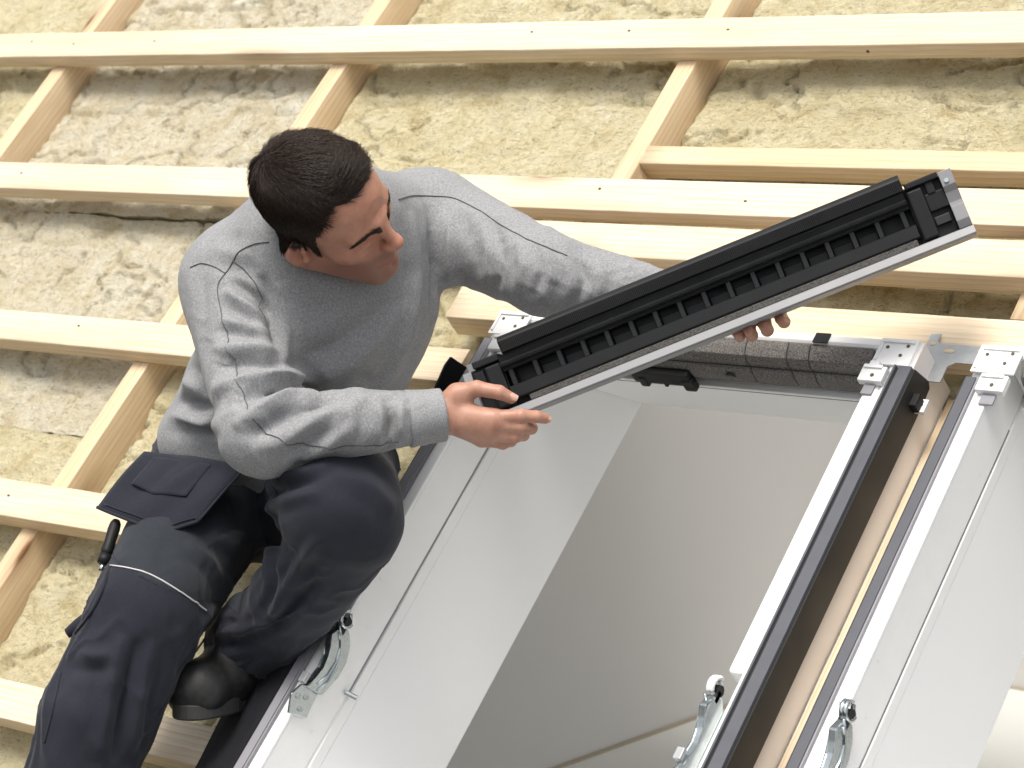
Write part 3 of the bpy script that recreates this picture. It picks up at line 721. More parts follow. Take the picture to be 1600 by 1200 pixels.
# fold lines of the clothes: points, width, height
FOLD_S = [
    ([[-0.0375, -0.5418, 0.2117], [-0.0329, -0.5389, 0.1876], [-0.026, -0.5385, 0.1649], [-0.0171, -0.5412, 0.1461], [-0.0073, -0.5451, 0.1287], [0.005, -0.5514, 0.1112], [0.0176, -0.5581, 0.0938]], 0.0120, -0.0100),
    ([[-0.0873, -0.5694, 0.1903], [-0.0665, -0.5672, 0.178], [-0.0487, -0.5622, 0.1654], [-0.0328, -0.5553, 0.1525], [-0.0167, -0.5486, 0.1398]], 0.0101, 0.0090),
    ([[-0.0795, -0.561, 0.2015], [-0.0614, -0.5565, 0.192], [-0.0473, -0.5499, 0.1816], [-0.0359, -0.5455, 0.169], [-0.0249, -0.5425, 0.1558]], 0.0078, -0.0075),
    ([[-0.0745, -0.5895, 0.1499], [-0.0486, -0.5854, 0.1427], [-0.0286, -0.5764, 0.1356], [-0.0149, -0.5635, 0.1303], [-0.0052, -0.5473, 0.1253]], 0.0101, 0.0090),
    ([[-0.0784, -0.6063, 0.1058], [-0.0401, -0.6041, 0.1095], [-0.0152, -0.5905, 0.1105], [0.0004, -0.5726, 0.108], [0.0104, -0.5504, 0.104]], 0.0134, 0.0090),
    ([[-0.0586, -0.6199, 0.0801], [-0.027, -0.6152, 0.0867], [-0.0041, -0.6022, 0.0907], [0.0127, -0.583, 0.0907], [0.022, -0.5561, 0.0883]], 0.0112, -0.0090),
    ([[-0.0602, -0.6256, 0.0477], [-0.0144, -0.6315, 0.0598], [0.0112, -0.618, 0.0673], [0.0283, -0.5943, 0.0705], [0.0343, -0.5625, 0.0692], [-0.017, -0.4818, 0.0539], [-0.0173, -0.4572, 0.0457]], 0.0123, 0.0135),
    ([[-0.015, -0.6511, 0.0259], [0.0139, -0.644, 0.0405], [0.0314, -0.6258, 0.051], [0.0444, -0.6019, 0.0551], [0.0494, -0.5719, 0.0544], [-0.0288, -0.4614, 0.0363], [-0.019, -0.4444, 0.0326]], 0.0090, -0.0105),
    ([[0.0215, -0.6621, 0.0042], [0.0432, -0.6477, 0.0223], [0.0542, -0.6233, 0.0359], [0.0629, -0.5977, 0.0427], [0.0738, -0.5777, 0.0457], [0.0904, -0.5706, 0.0455], [0.1077, -0.5669, 0.0436]], 0.0123, 0.0135),
    ([[0.0472, -0.6561, -0.0145], [0.0639, -0.6404, 0.0021], [0.0759, -0.62, 0.0162], [0.0906, -0.6006, 0.0269], [0.1057, -0.5849, 0.0342], [0.1171, -0.5754, 0.0361], [0.1284, -0.5691, 0.0362]], 0.0112, -0.0090),
    ([[0.0681, -0.6389, -0.0284], [0.0847, -0.6228, -0.0133], [0.1008, -0.6068, 0.0012], [0.1177, -0.593, 0.0148], [0.1293, -0.5769, 0.0251], [0.1411, -0.5683, 0.0308], [0.1532, -0.5625, 0.0347]], 0.0134, 0.0090),
    ([[0.0847, -0.5909, -0.0466], [0.1118, -0.5844, -0.031], [0.1343, -0.5764, -0.016], [0.1509, -0.5723, -0.0012], [0.1615, -0.5652, 0.0127]], 0.0134, 0.0060),
    ([[0.1697, -0.5248, 0.0441], [0.1793, -0.5291, 0.0331], [0.185, -0.5314, 0.0202], [0.1834, -0.5327, 0.0025], [0.1762, -0.5303, -0.0176]], 0.0090, 0.0060),
    ([[0.1838, -0.5132, 0.0385], [0.1929, -0.5184, 0.0283], [0.1957, -0.5188, 0.0151], [0.192, -0.5192, -0.0049], [0.174, -0.506, -0.03]], 0.0070, -0.0080),
    ([[0.1964, -0.4915, 0.0427], [0.2007, -0.5019, 0.0319], [0.2035, -0.5082, 0.0192], [0.205, -0.5059, 0.0013], [0.1995, -0.4931, -0.0199]], 0.0090, 0.0060),
    ([[0.1602, -0.5498, 0.0404], [0.1675, -0.5526, 0.0267], [0.1711, -0.5541, 0.0123], [0.1682, -0.5565, -0.0036], [0.1588, -0.5547, -0.0209]], 0.0090, -0.0040),
    ([[0.0679, -0.3298, 0.2998], [0.0746, -0.327, 0.2571], [0.072, -0.3179, 0.2124], [0.0706, -0.3214, 0.1633], [0.0628, -0.3263, 0.1151], [0.0436, -0.3286, 0.0737], [0.0146, -0.3244, 0.033]], 0.0200, 0.0075),
    ([[0.0419, -0.2581, 0.3058], [0.0609, -0.2677, 0.2578], [0.059, -0.258, 0.2081], [0.0568, -0.2639, 0.1591], [0.0465, -0.2657, 0.1092]], 0.0140, -0.0075),
    ([[0.0648, -0.2305, 0.2955], [0.079, -0.2466, 0.2504], [0.0715, -0.2393, 0.2075], [0.0326, -0.2017, 0.1737]], 0.0140, 0.0088),
    ([[0.0562, -0.5591, 0.0499], [0.0041, -0.4411, 0.0558], [0.0354, -0.4119, 0.0819], [0.06, -0.3805, 0.1218], [0.0717, -0.3359, 0.165]], 0.0220, 0.0060),
    ([[0.1007, -0.593, 0.0291], [0.1328, -0.5577, 0.0447], [0.0156, -0.362, 0.0368], [0.0404, -0.3355, 0.0686], [0.0557, -0.3035, 0.103]], 0.0160, -0.0060),
    ([[0.0174, -0.5445, 0.0926], [0.0025, -0.4822, 0.0932], [0.026, -0.4577, 0.1045], [0.0495, -0.4276, 0.1298], [0.0659, -0.3875, 0.1588]], 0.0200, -0.0040),
    ([[-0.0091, -0.5282, 0.2028], [-0.0029, -0.5136, 0.1637], [0.0013, -0.5, 0.1256], [-0.0005, -0.4902, 0.0907], [-0.016, -0.4695, 0.0547]], 0.0220, 0.0050),
    ([[0.1009, -0.2155, 0.2959], [0.133, -0.2349, 0.2658], [0.155, -0.248, 0.2361], [0.1518, -0.2475, 0.2065], [0.121, -0.2192, 0.1741]], 0.0120, 0.0042),
    ([[0.1403, -0.2204, 0.2827], [0.1678, -0.2395, 0.2552], [0.1859, -0.2524, 0.2279], [0.1823, -0.2539, 0.201], [0.1498, -0.225, 0.1711]], 0.0090, -0.0036),
    ([[0.1895, -0.2273, 0.2653], [0.2129, -0.2456, 0.2431], [0.2261, -0.2565, 0.2203], [0.2193, -0.2578, 0.1961], [0.1981, -0.2462, 0.1702]], 0.0100, 0.0042),
    ([[0.2347, -0.2381, 0.2483], [0.2498, -0.2442, 0.2305], [0.2572, -0.2467, 0.2116], [0.2503, -0.2489, 0.1902], [0.2331, -0.244, 0.1671]], 0.0080, -0.0036),
    ([[0.2671, -0.2221, 0.2363], [0.2796, -0.2195, 0.2194], [0.2874, -0.2172, 0.2015], [0.2834, -0.2183, 0.1812], [0.2698, -0.2131, 0.1591]], 0.0100, 0.0048),
    ([[0.2846, -0.2009, 0.232], [0.2962, -0.2018, 0.2169], [0.3042, -0.203, 0.2014], [0.3031, -0.207, 0.185], [0.2936, -0.2049, 0.1675]], 0.0070, -0.0048),
    ([[0.3057, -0.1812, 0.2289], [0.3173, -0.1853, 0.215], [0.3249, -0.1878, 0.2014], [0.3247, -0.1911, 0.1894], [0.3211, -0.1937, 0.1777]], 0.0100, 0.0042),
    ([[-0.2651, -0.4843, 0.0328], [-0.2295, -0.5018, 0.0322], [-0.2071, -0.5095, 0.0297], [-0.1914, -0.5117, 0.0262]], 0.0134, 0.0105),
    ([[-0.2749, -0.4888, -0.001], [-0.239, -0.5004, -0.0005], [-0.2076, -0.507, -0.0012], [-0.1834, -0.5067, -0.0033]], 0.0112, -0.0105),
    ([[-0.3001, -0.4879, -0.0249], [-0.2656, -0.4952, -0.0235], [-0.233, -0.4999, -0.023], [-0.1992, -0.5026, -0.0245], [-0.0079, -0.6587, 0.0041]], 0.0134, 0.0105),
    ([[-0.1364, -0.5461, 0.2504], [-0.1113, -0.5473, 0.2443], [-0.0883, -0.5474, 0.2401], [-0.0678, -0.5474, 0.2414], [-0.049, -0.5468, 0.2445]], 0.0140, 0.0040),
    ([[-0.1543, -0.5555, 0.2359], [-0.1331, -0.5693, 0.2042], [-0.1152, -0.5819, 0.1727], [-0.1041, -0.5938, 0.141], [-0.0998, -0.6011, 0.1087]], 0.0160, -0.0030),
]
FOLD_T = [
    ([[-0.0549, -0.5079, -0.0993], [0.0599, -0.5921, -0.0715], [0.092, -0.5923, -0.0625], [0.1133, -0.5814, -0.0546], [0.1282, -0.5637, -0.0477]], 0.0100, 0.0080),
    ([[-0.1502, -0.4254, -0.1447], [0.0327, -0.5852, -0.0967], [0.0755, -0.6019, -0.0833], [0.1039, -0.5992, -0.0759], [0.1265, -0.589, -0.0706]], 0.0090, -0.0080),
    ([[-0.164, -0.4191, -0.1723], [0.0023, -0.5612, -0.1254], [0.0741, -0.6075, -0.1032], [0.104, -0.6063, -0.0943], [0.1279, -0.5975, -0.0878]], 0.0100, 0.0070),
    ([[-0.1754, -0.4169, -0.2094], [-0.1817, -0.3969, -0.2259], [-0.0498, -0.5223, -0.2058], [-0.0347, -0.5438, -0.2206], [-0.039, -0.5505, -0.2419]], 0.0120, 0.0080),
    ([[-0.0462, -0.542, -0.3125], [-0.0166, -0.5512, -0.2852], [0.0075, -0.5552, -0.2593], [0.0331, -0.5608, -0.2308], [0.0594, -0.5675, -0.2029], [0.103, -0.5927, -0.1744], [0.1259, -0.5967, -0.153]], 0.0100, 0.0070),
    ([[-0.0462, -0.542, -0.3125], [-0.08, -0.5345, -0.3241], [-0.1086, -0.5342, -0.3324], [-0.1526, -0.5241, -0.341], [-0.1672, -0.5446, -0.3388]], 0.0080, 0.0070),
    ([[-0.0376, -0.5436, -0.2964], [-0.0173, -0.5566, -0.272], [-0.0096, -0.5577, -0.2515], [-0.0077, -0.5555, -0.2323], [-0.0139, -0.5457, -0.2153]], 0.0100, -0.0080),
    ([[-0.0838, -0.5252, -0.3454], [-0.1105, -0.5298, -0.3536], [-0.1419, -0.5292, -0.3629], [-0.1775, -0.5222, -0.3722]], 0.0100, -0.0070),
    ([[-0.0439, -0.531, -0.3239], [-0.0178, -0.5386, -0.3089], [0.0122, -0.5471, -0.289], [0.043, -0.5463, -0.2583], [0.0897, -0.5593, -0.2194]], 0.0100, -0.0070),
    ([[-0.211, -0.4613, -0.0907], [-0.1998, -0.4622, -0.114], [-0.1885, -0.4639, -0.1385], [-0.1772, -0.4672, -0.1664], [-0.1658, -0.4711, -0.1953]], 0.0140, -0.0060),
    ([[-0.1665, -0.7143, -0.313], [-0.1659, -0.7272, -0.3587], [-0.1664, -0.7397, -0.4044], [-0.1691, -0.7522, -0.4505], [-0.1765, -0.7611, -0.4982]], 0.0140, 0.0070),
    ([[-0.133, -0.6819, -0.3238], [-0.1428, -0.6905, -0.3722], [-0.1473, -0.7021, -0.4187], [-0.1518, -0.7079, -0.4646], [-0.1643, -0.7046, -0.5136]], 0.0140, 0.0070),
    ([[-0.1476, -0.7002, -0.3225], [-0.1516, -0.7115, -0.3637], [-0.1546, -0.7228, -0.406], [-0.158, -0.7317, -0.4524], [-0.1657, -0.7359, -0.5019]], 0.0120, -0.0070),
    ([[-0.237, -0.7397, -0.3462], [-0.2067, -0.7419, -0.3474], [-0.1889, -0.7355, -0.3448], [-0.174, -0.7272, -0.3406]], 0.0120, 0.0050),
    ([[-0.2407, -0.75, -0.3703], [-0.2109, -0.7513, -0.3689], [-0.1906, -0.7444, -0.3687], [-0.1738, -0.7343, -0.3642], [-0.1598, -0.7218, -0.3588]], 0.0120, -0.0030),
    ([[-0.1693, -0.5792, -0.1995], [-0.1561, -0.5635, -0.2145], [-0.1503, -0.5448, -0.2321], [-0.1504, -0.533, -0.2532], [-0.1554, -0.5206, -0.2764]], 0.0140, 0.0050),
    ([[0.134, -0.5769, -0.0622], [0.1569, -0.5597, -0.0702], [0.1732, -0.5389, -0.0817], [0.1817, -0.5206, -0.1007], [0.1817, -0.4965, -0.1239]], 0.0160, 0.0040),
]
# seams, piping and pocket edges lying on the clothes
LINES = {
    'seam_shoulder': [[-0.0218, -0.5407, 0.2612], [-0.0275, -0.5424, 0.2605], [-0.0336, -0.5437, 0.2599], [-0.0397, -0.5448, 0.2591], [-0.0457, -0.5458, 0.2577], [-0.0515, -0.5464, 0.2558], [-0.0572, -0.5469, 0.2534], [-0.0629, -0.5471, 0.2506], [-0.0685, -0.547, 0.2475], [-0.0737, -0.5469, 0.244], [-0.0779, -0.5474, 0.2401], [-0.0816, -0.5482, 0.236], [-0.0851, -0.5494, 0.2318], [-0.0879, -0.5513, 0.2273], [-0.0902, -0.5538, 0.2226], [-0.0922, -0.5566, 0.2178], [-0.094, -0.5596, 0.213]],
    'seam_sleeve': [[-0.094, -0.5596, 0.213], [-0.0953, -0.5624, 0.2087], [-0.0969, -0.5653, 0.2045], [-0.0982, -0.5679, 0.2], [-0.098, -0.5706, 0.1946], [-0.0958, -0.5735, 0.1883], [-0.0923, -0.5765, 0.1814], [-0.0876, -0.5797, 0.1737], [-0.082, -0.583, 0.1651], [-0.0753, -0.5866, 0.155], [-0.0673, -0.5904, 0.1439], [-0.0586, -0.5945, 0.1323], [-0.0498, -0.5989, 0.1211], [-0.041, -0.6037, 0.1102], [-0.0311, -0.6095, 0.0993], [-0.0235, -0.613, 0.0883], [-0.0151, -0.6174, 0.0783], [-0.0075, -0.6213, 0.069], [0.0009, -0.6259, 0.0604], [0.013, -0.6344, 0.0532], [0.0208, -0.6386, 0.046], [0.0262, -0.6407, 0.0392], [0.0317, -0.6431, 0.0333], [0.0373, -0.6454, 0.028], [0.0431, -0.6473, 0.0228], [0.048, -0.6479, 0.0178], [0.0518, -0.6469, 0.0128], [0.0556, -0.6452, 0.008], [0.06, -0.6429, 0.0035], [0.0653, -0.6402, -0.0007], [0.0714, -0.6372, -0.0047], [0.0771, -0.6328, -0.0085], [0.0819, -0.6267, -0.012], [0.0864, -0.62, -0.0152], [0.0912, -0.6128, -0.0179], [0.0969, -0.6054, -0.0201], [0.1045, -0.598, -0.0217], [0.1137, -0.5894, -0.0227], [0.1249, -0.5806, -0.023], [0.1358, -0.5712, -0.0231], [0.1477, -0.5642, -0.0227], [0.1566, -0.5555, -0.0227], [0.1634, -0.5452, -0.023], [0.169, -0.5347, -0.0232], [0.1745, -0.5257, -0.023], [0.18, -0.5192, -0.0221], [0.1854, -0.5143, -0.0208], [0.19, -0.5095, -0.0194], [0.1945, -0.504, -0.0181]],
    'seam_yoke': [[-0.1639, -0.5626, 0.2186], [-0.1588, -0.5623, 0.2208], [-0.1541, -0.5617, 0.2231], [-0.1493, -0.5611, 0.2251], [-0.1439, -0.5606, 0.2261], [-0.1378, -0.5599, 0.2258], [-0.1307, -0.5596, 0.2248], [-0.1227, -0.5602, 0.2233], [-0.1157, -0.5604, 0.2216], [-0.11, -0.5601, 0.2197], [-0.1048, -0.5597, 0.2175], [-0.0994, -0.5597, 0.2153], [-0.094, -0.5596, 0.213]],
    'seam_far_shoulder': [[0.0708, -0.3591, 0.3183], [0.067, -0.3468, 0.3194], [0.0614, -0.3327, 0.3204], [0.0537, -0.3156, 0.321], [0.0437, -0.2944, 0.3209], [0.0352, -0.2724, 0.3201], [0.0315, -0.2543, 0.3191], [0.0333, -0.2424, 0.3182], [0.0368, -0.2339, 0.3175], [0.0404, -0.2275, 0.3171], [0.044, -0.2223, 0.3168], [0.0481, -0.2182, 0.3163], [0.0531, -0.215, 0.3152], [0.0591, -0.2127, 0.3135], [0.0657, -0.2112, 0.3114], [0.0727, -0.2101, 0.3088], [0.0804, -0.2092, 0.3059], [0.0893, -0.2092, 0.3026], [0.0993, -0.2103, 0.2991], [0.1117, -0.2136, 0.2952], [0.124, -0.2158, 0.2908], [0.1374, -0.2182, 0.2855], [0.1516, -0.2208, 0.2796], [0.1664, -0.2233, 0.2735], [0.1817, -0.2253, 0.2678], [0.1987, -0.2278, 0.2626], [0.2189, -0.233, 0.2578], [0.2347, -0.2329, 0.253], [0.2469, -0.2303, 0.2484], [0.2558, -0.2262, 0.2444], [0.2632, -0.2219, 0.2409], [0.2697, -0.2171, 0.2376], [0.2761, -0.2119, 0.2342]],
    'seam_armhole': [[-0.0851, -0.5494, 0.2318], [-0.0784, -0.5497, 0.228], [-0.072, -0.5498, 0.2243], [-0.0662, -0.5494, 0.2203], [-0.0608, -0.5488, 0.2158], [-0.056, -0.5479, 0.2108], [-0.0516, -0.5466, 0.2056], [-0.0473, -0.5454, 0.1996], [-0.0433, -0.5444, 0.1927], [-0.0395, -0.5434, 0.1842], [-0.0356, -0.5428, 0.1744], [-0.031, -0.5431, 0.1646], [-0.0262, -0.5439, 0.1558], [-0.0215, -0.5446, 0.1484], [-0.0168, -0.5456, 0.1418], [-0.012, -0.5467, 0.1354], [-0.0077, -0.5473, 0.1289]],
    'piping': [[-0.2464, -0.6623, -0.2293], [-0.2231, -0.6745, -0.2253], [-0.2119, -0.676, -0.2245], [-0.2027, -0.6755, -0.2243], [-0.1932, -0.6746, -0.2247], [-0.1845, -0.6724, -0.2256], [-0.1758, -0.6696, -0.2268], [-0.1666, -0.6667, -0.2287], [-0.1579, -0.6626, -0.2319], [-0.1489, -0.6575, -0.2367], [-0.1396, -0.6515, -0.2427], [-0.1317, -0.6442, -0.2498], [-0.1254, -0.6357, -0.2573], [-0.1218, -0.6254, -0.2656], [-0.1204, -0.6133, -0.2748], [-0.1254, -0.595, -0.286], [-0.1281, -0.5788, -0.2966]],
    'side_seam': [[-0.2464, -0.6623, -0.2293], [-0.2311, -0.6798, -0.2347], [-0.2221, -0.6916, -0.2418], [-0.2178, -0.6994, -0.25], [-0.2162, -0.7056, -0.2584], [-0.2179, -0.7099, -0.2673], [-0.221, -0.7136, -0.2764], [-0.2248, -0.7172, -0.2852], [-0.2302, -0.7194, -0.2938], [-0.2412, -0.7167, -0.3032], [-0.2504, -0.7158, -0.3114], [-0.2664, -0.709, -0.3213], [-0.2717, -0.7116, -0.3283]],
    'shin_seam': [[-0.26, -0.7522, -0.3777], [-0.2553, -0.7595, -0.3875], [-0.2505, -0.7669, -0.3971], [-0.2448, -0.7751, -0.4066], [-0.2409, -0.7823, -0.4173], [-0.2407, -0.7871, -0.4301], [-0.2429, -0.7904, -0.4444], [-0.2463, -0.7928, -0.4594], [-0.2487, -0.7959, -0.4739]],
}

# ------------------------------------------------------------------ the ventilation casing the man holds
def casing():
    A = Vector(JP['casL']); B = Vector(JP['casR'])
    X = (B-A); LEN = X.length; X.normalize()
    Z = _back - X*X.dot(_back); Z.normalize()
    Z = (Matrix.Rotation(math.radians(-6), 3, X) @ Z); Y = Z.cross(X)
    m = Matrix(((X.x, Y.x, Z.x, A.x), (X.y, Y.y, Z.y, A.y), (X.z, Y.z, Z.z, A.z), (0, 0, 0, 1)))
    root = empty("window_casing"); root.matrix_world = m @ Matrix.Diagonal((1, 0.885, 1, 1))
    tag(root, "long black ventilated casing with aluminium edge, held up in both of the man's hands", "casing")
    def part(name, mat, fn, smooth=False, par=None):
        bm = bmesh.new(); fn(bm); return link(name, bm_mesh(name, bm, smooth), mat, par or root)
    L = LEN
    # aluminium shell: lip along the bottom, back sheet, end caps
    part("aluminium_lip", ALU, lambda b: add_prism(b, [(0.000, -0.040), (0.000, 0.014), (0.003, 0.017), (0.0155, 0.0125), (0.0165, 0.010), (0.0165, -0.040)], 0.004, L, 0, 0.0008))
    part("back_sheet", ALU, lambda b: add_box(b, 0.002, L-0.002, 0.0167, 0.118, -0.046, -0.0405, 0.001))
    part("end_cap", ALU, lambda b: add_prism(b, [(0.0167, -0.040), (0.0167, 0.012), (0.030, 0.016), (0.055, 0.013), (0.062, 0.004), (0.080, 0.006), (0.090, 0.012), (0.115, 0.010), (0.119, -0.040)], L-0.020, L-0.001, 0, 0.0008))
    part("end_cap", ALU, lambda b: add_prism(b, [(0.0167, -0.040), (0.0167, 0.010), (0.075, 0.010), (0.080, 0.002), (0.100, -0.002), (0.104, -0.040)], 0.000, 0.013, 0, 0.0008))
    part("cap_screw", STEEL, lambda b: add_tube(b, [(L-0.012, 0.098, 0.010), (L-0.012, 0.098, 0.0145)], 0.0035, 10))
    # foam seal above the lip
    part("foam_seal", FOAM_DK, lambda b: add_box(b, 0.085, 0.690, 0.0170, 0.0275, -0.010, 0.0065, 0.0015))
    # black body between the caps
    part("body_channel", BLACKP2, lambda b: add_prism(b, [(0.0170, -0.040), (0.0170, -0.012), (0.0280, -0.012), (0.0285, 0.006), (0.031, 0.008), (0.0500, 0.008), (0.0510, 0.006), (0.0510, -0.022), (0.0775, -0.022), (0.0775, 0.006), (0.0785, 0.008), (0.082, 0.009), (0.086, 0.017), (0.090, 0.018), (0.094, 0.012), (0.102, 0.014), (0.105, 0.016), (0.105, -0.040)], 0.062, 0.696, 0))
    # sixteen vents: thin walls across the channel
    n = 16; x0, x1 = 0.072, 0.684
    pitch = (x1-x0)/n
    wall = bmesh.new(); add_box(wall, -0.0036, 0.0036, 0.0505, 0.0780, -0.0218, 0.0072, 0.0006, 1)
    wm = bm_mesh("vent_wall", wall); wm.materials.append(BLACKP2)
    for i in range(n+1):
        o = link("vent_wall", wm, None, root); o.location = (x0+pitch*i, 0, 0)
    flo = bmesh.new(); add_box(flo, -pitch/2+0.0045, pitch/2-0.0045, 0.0512, 0.0665, -0.0215, -0.010, 0.0008, 1)
    fm = bm_mesh("vent_step", flo); fm.materials.append(BLACKP2)
    for i in range(1, n-1):
        o = link("vent_step", fm, None, root); o.location = (x0+pitch*(i+0.5), 0, 0)
    # ribbed cover along the top, its grille a row of fine ribs
    cv = part("grille_cover", BLACKP, lambda b: add_prism(b, [(0.1052, -0.040), (0.1052, 0.012), (0.108, 0.018), (0.126, 0.022), (0.130, 0.020), (0.136, 0.010), (0.137, -0.040)], 0.0705, 0.698, 0, 0.0008))
    def ribs(b):
        k = 230
        for i in range(k):
            x = 0.0745+(0.694-0.0745)*i/(k-1)
            add_prism(b, [(0.1080, 0.0170), (0.1080, 0.0196), (0.1250, 0.0233), (0.1250, 0.0210)], x-0.0007, x+0.0007, 0)
    rb = part("grille_ribs", BLACKP3, ribs, par=cv); rb["kind"] = "stuff"
    # black end blocks with their catches
    def right_block(b):
        add_box(b, 0.6965, L-0.0205, 0.0170, 0.112, -0.038, -0.004, 0.002)
        add_box(b, 0.700, 0.722, 0.020, 0.104, -0.004, 0.009, 0.003)
        add_box(b, 0.722, 0.752, 0.060, 0.090, -0.004, 0.004, 0.002)
        add_box(b, 0.728, 0.740, 0.088, 0.108, -0.004, 0.006, 0.002)
        add_box(b, 0.700, L-0.021, 0.108, 0.118, -0.010, 0.010, 0.002)
    part("end_block", BLACKP, right_block)
    def left_block(b):
        add_box(b, 0.0135, 0.0615, 0.0170, 0.100, -0.038, -0.004, 0.002)
        add_box(b, 0.020, 0.0615, 0.100, 0.112, -0.030, 0.008, 0.002)
        add_box(b, 0.036, 0.060, 0.022, 0.096, -0.004, 0.008, 0.003)
        add_box(b, 0.016, 0.032, 0.060, 0.094, -0.004, 0.004, 0.002)
    part("end_block", BLACKP, left_block)
    part("catch_slot", CLAD_DK, lambda b: (add_box(b, 0.755, 0.762, 0.030, 0.084, -0.003, 0.002, 0.001), add_box(b, 0.724, 0.746, 0.036, 0.050, -0.003, 0.003, 0.001)))
    return root
ALU = mat_plain("brushed aluminium", (0.23, 0.23, 0.235), 0.48, metal=0.2, var=0.05, scale=20, bump=0.03)
BLACKP2 = mat_plain("black plastic body", (0.010, 0.0108, 0.0118), 0.5, var=0.12, spec=0.35)
BLACKP3 = mat_plain("black grille ribs", (0.022, 0.0225, 0.023), 0.5, var=0.1)
casing()

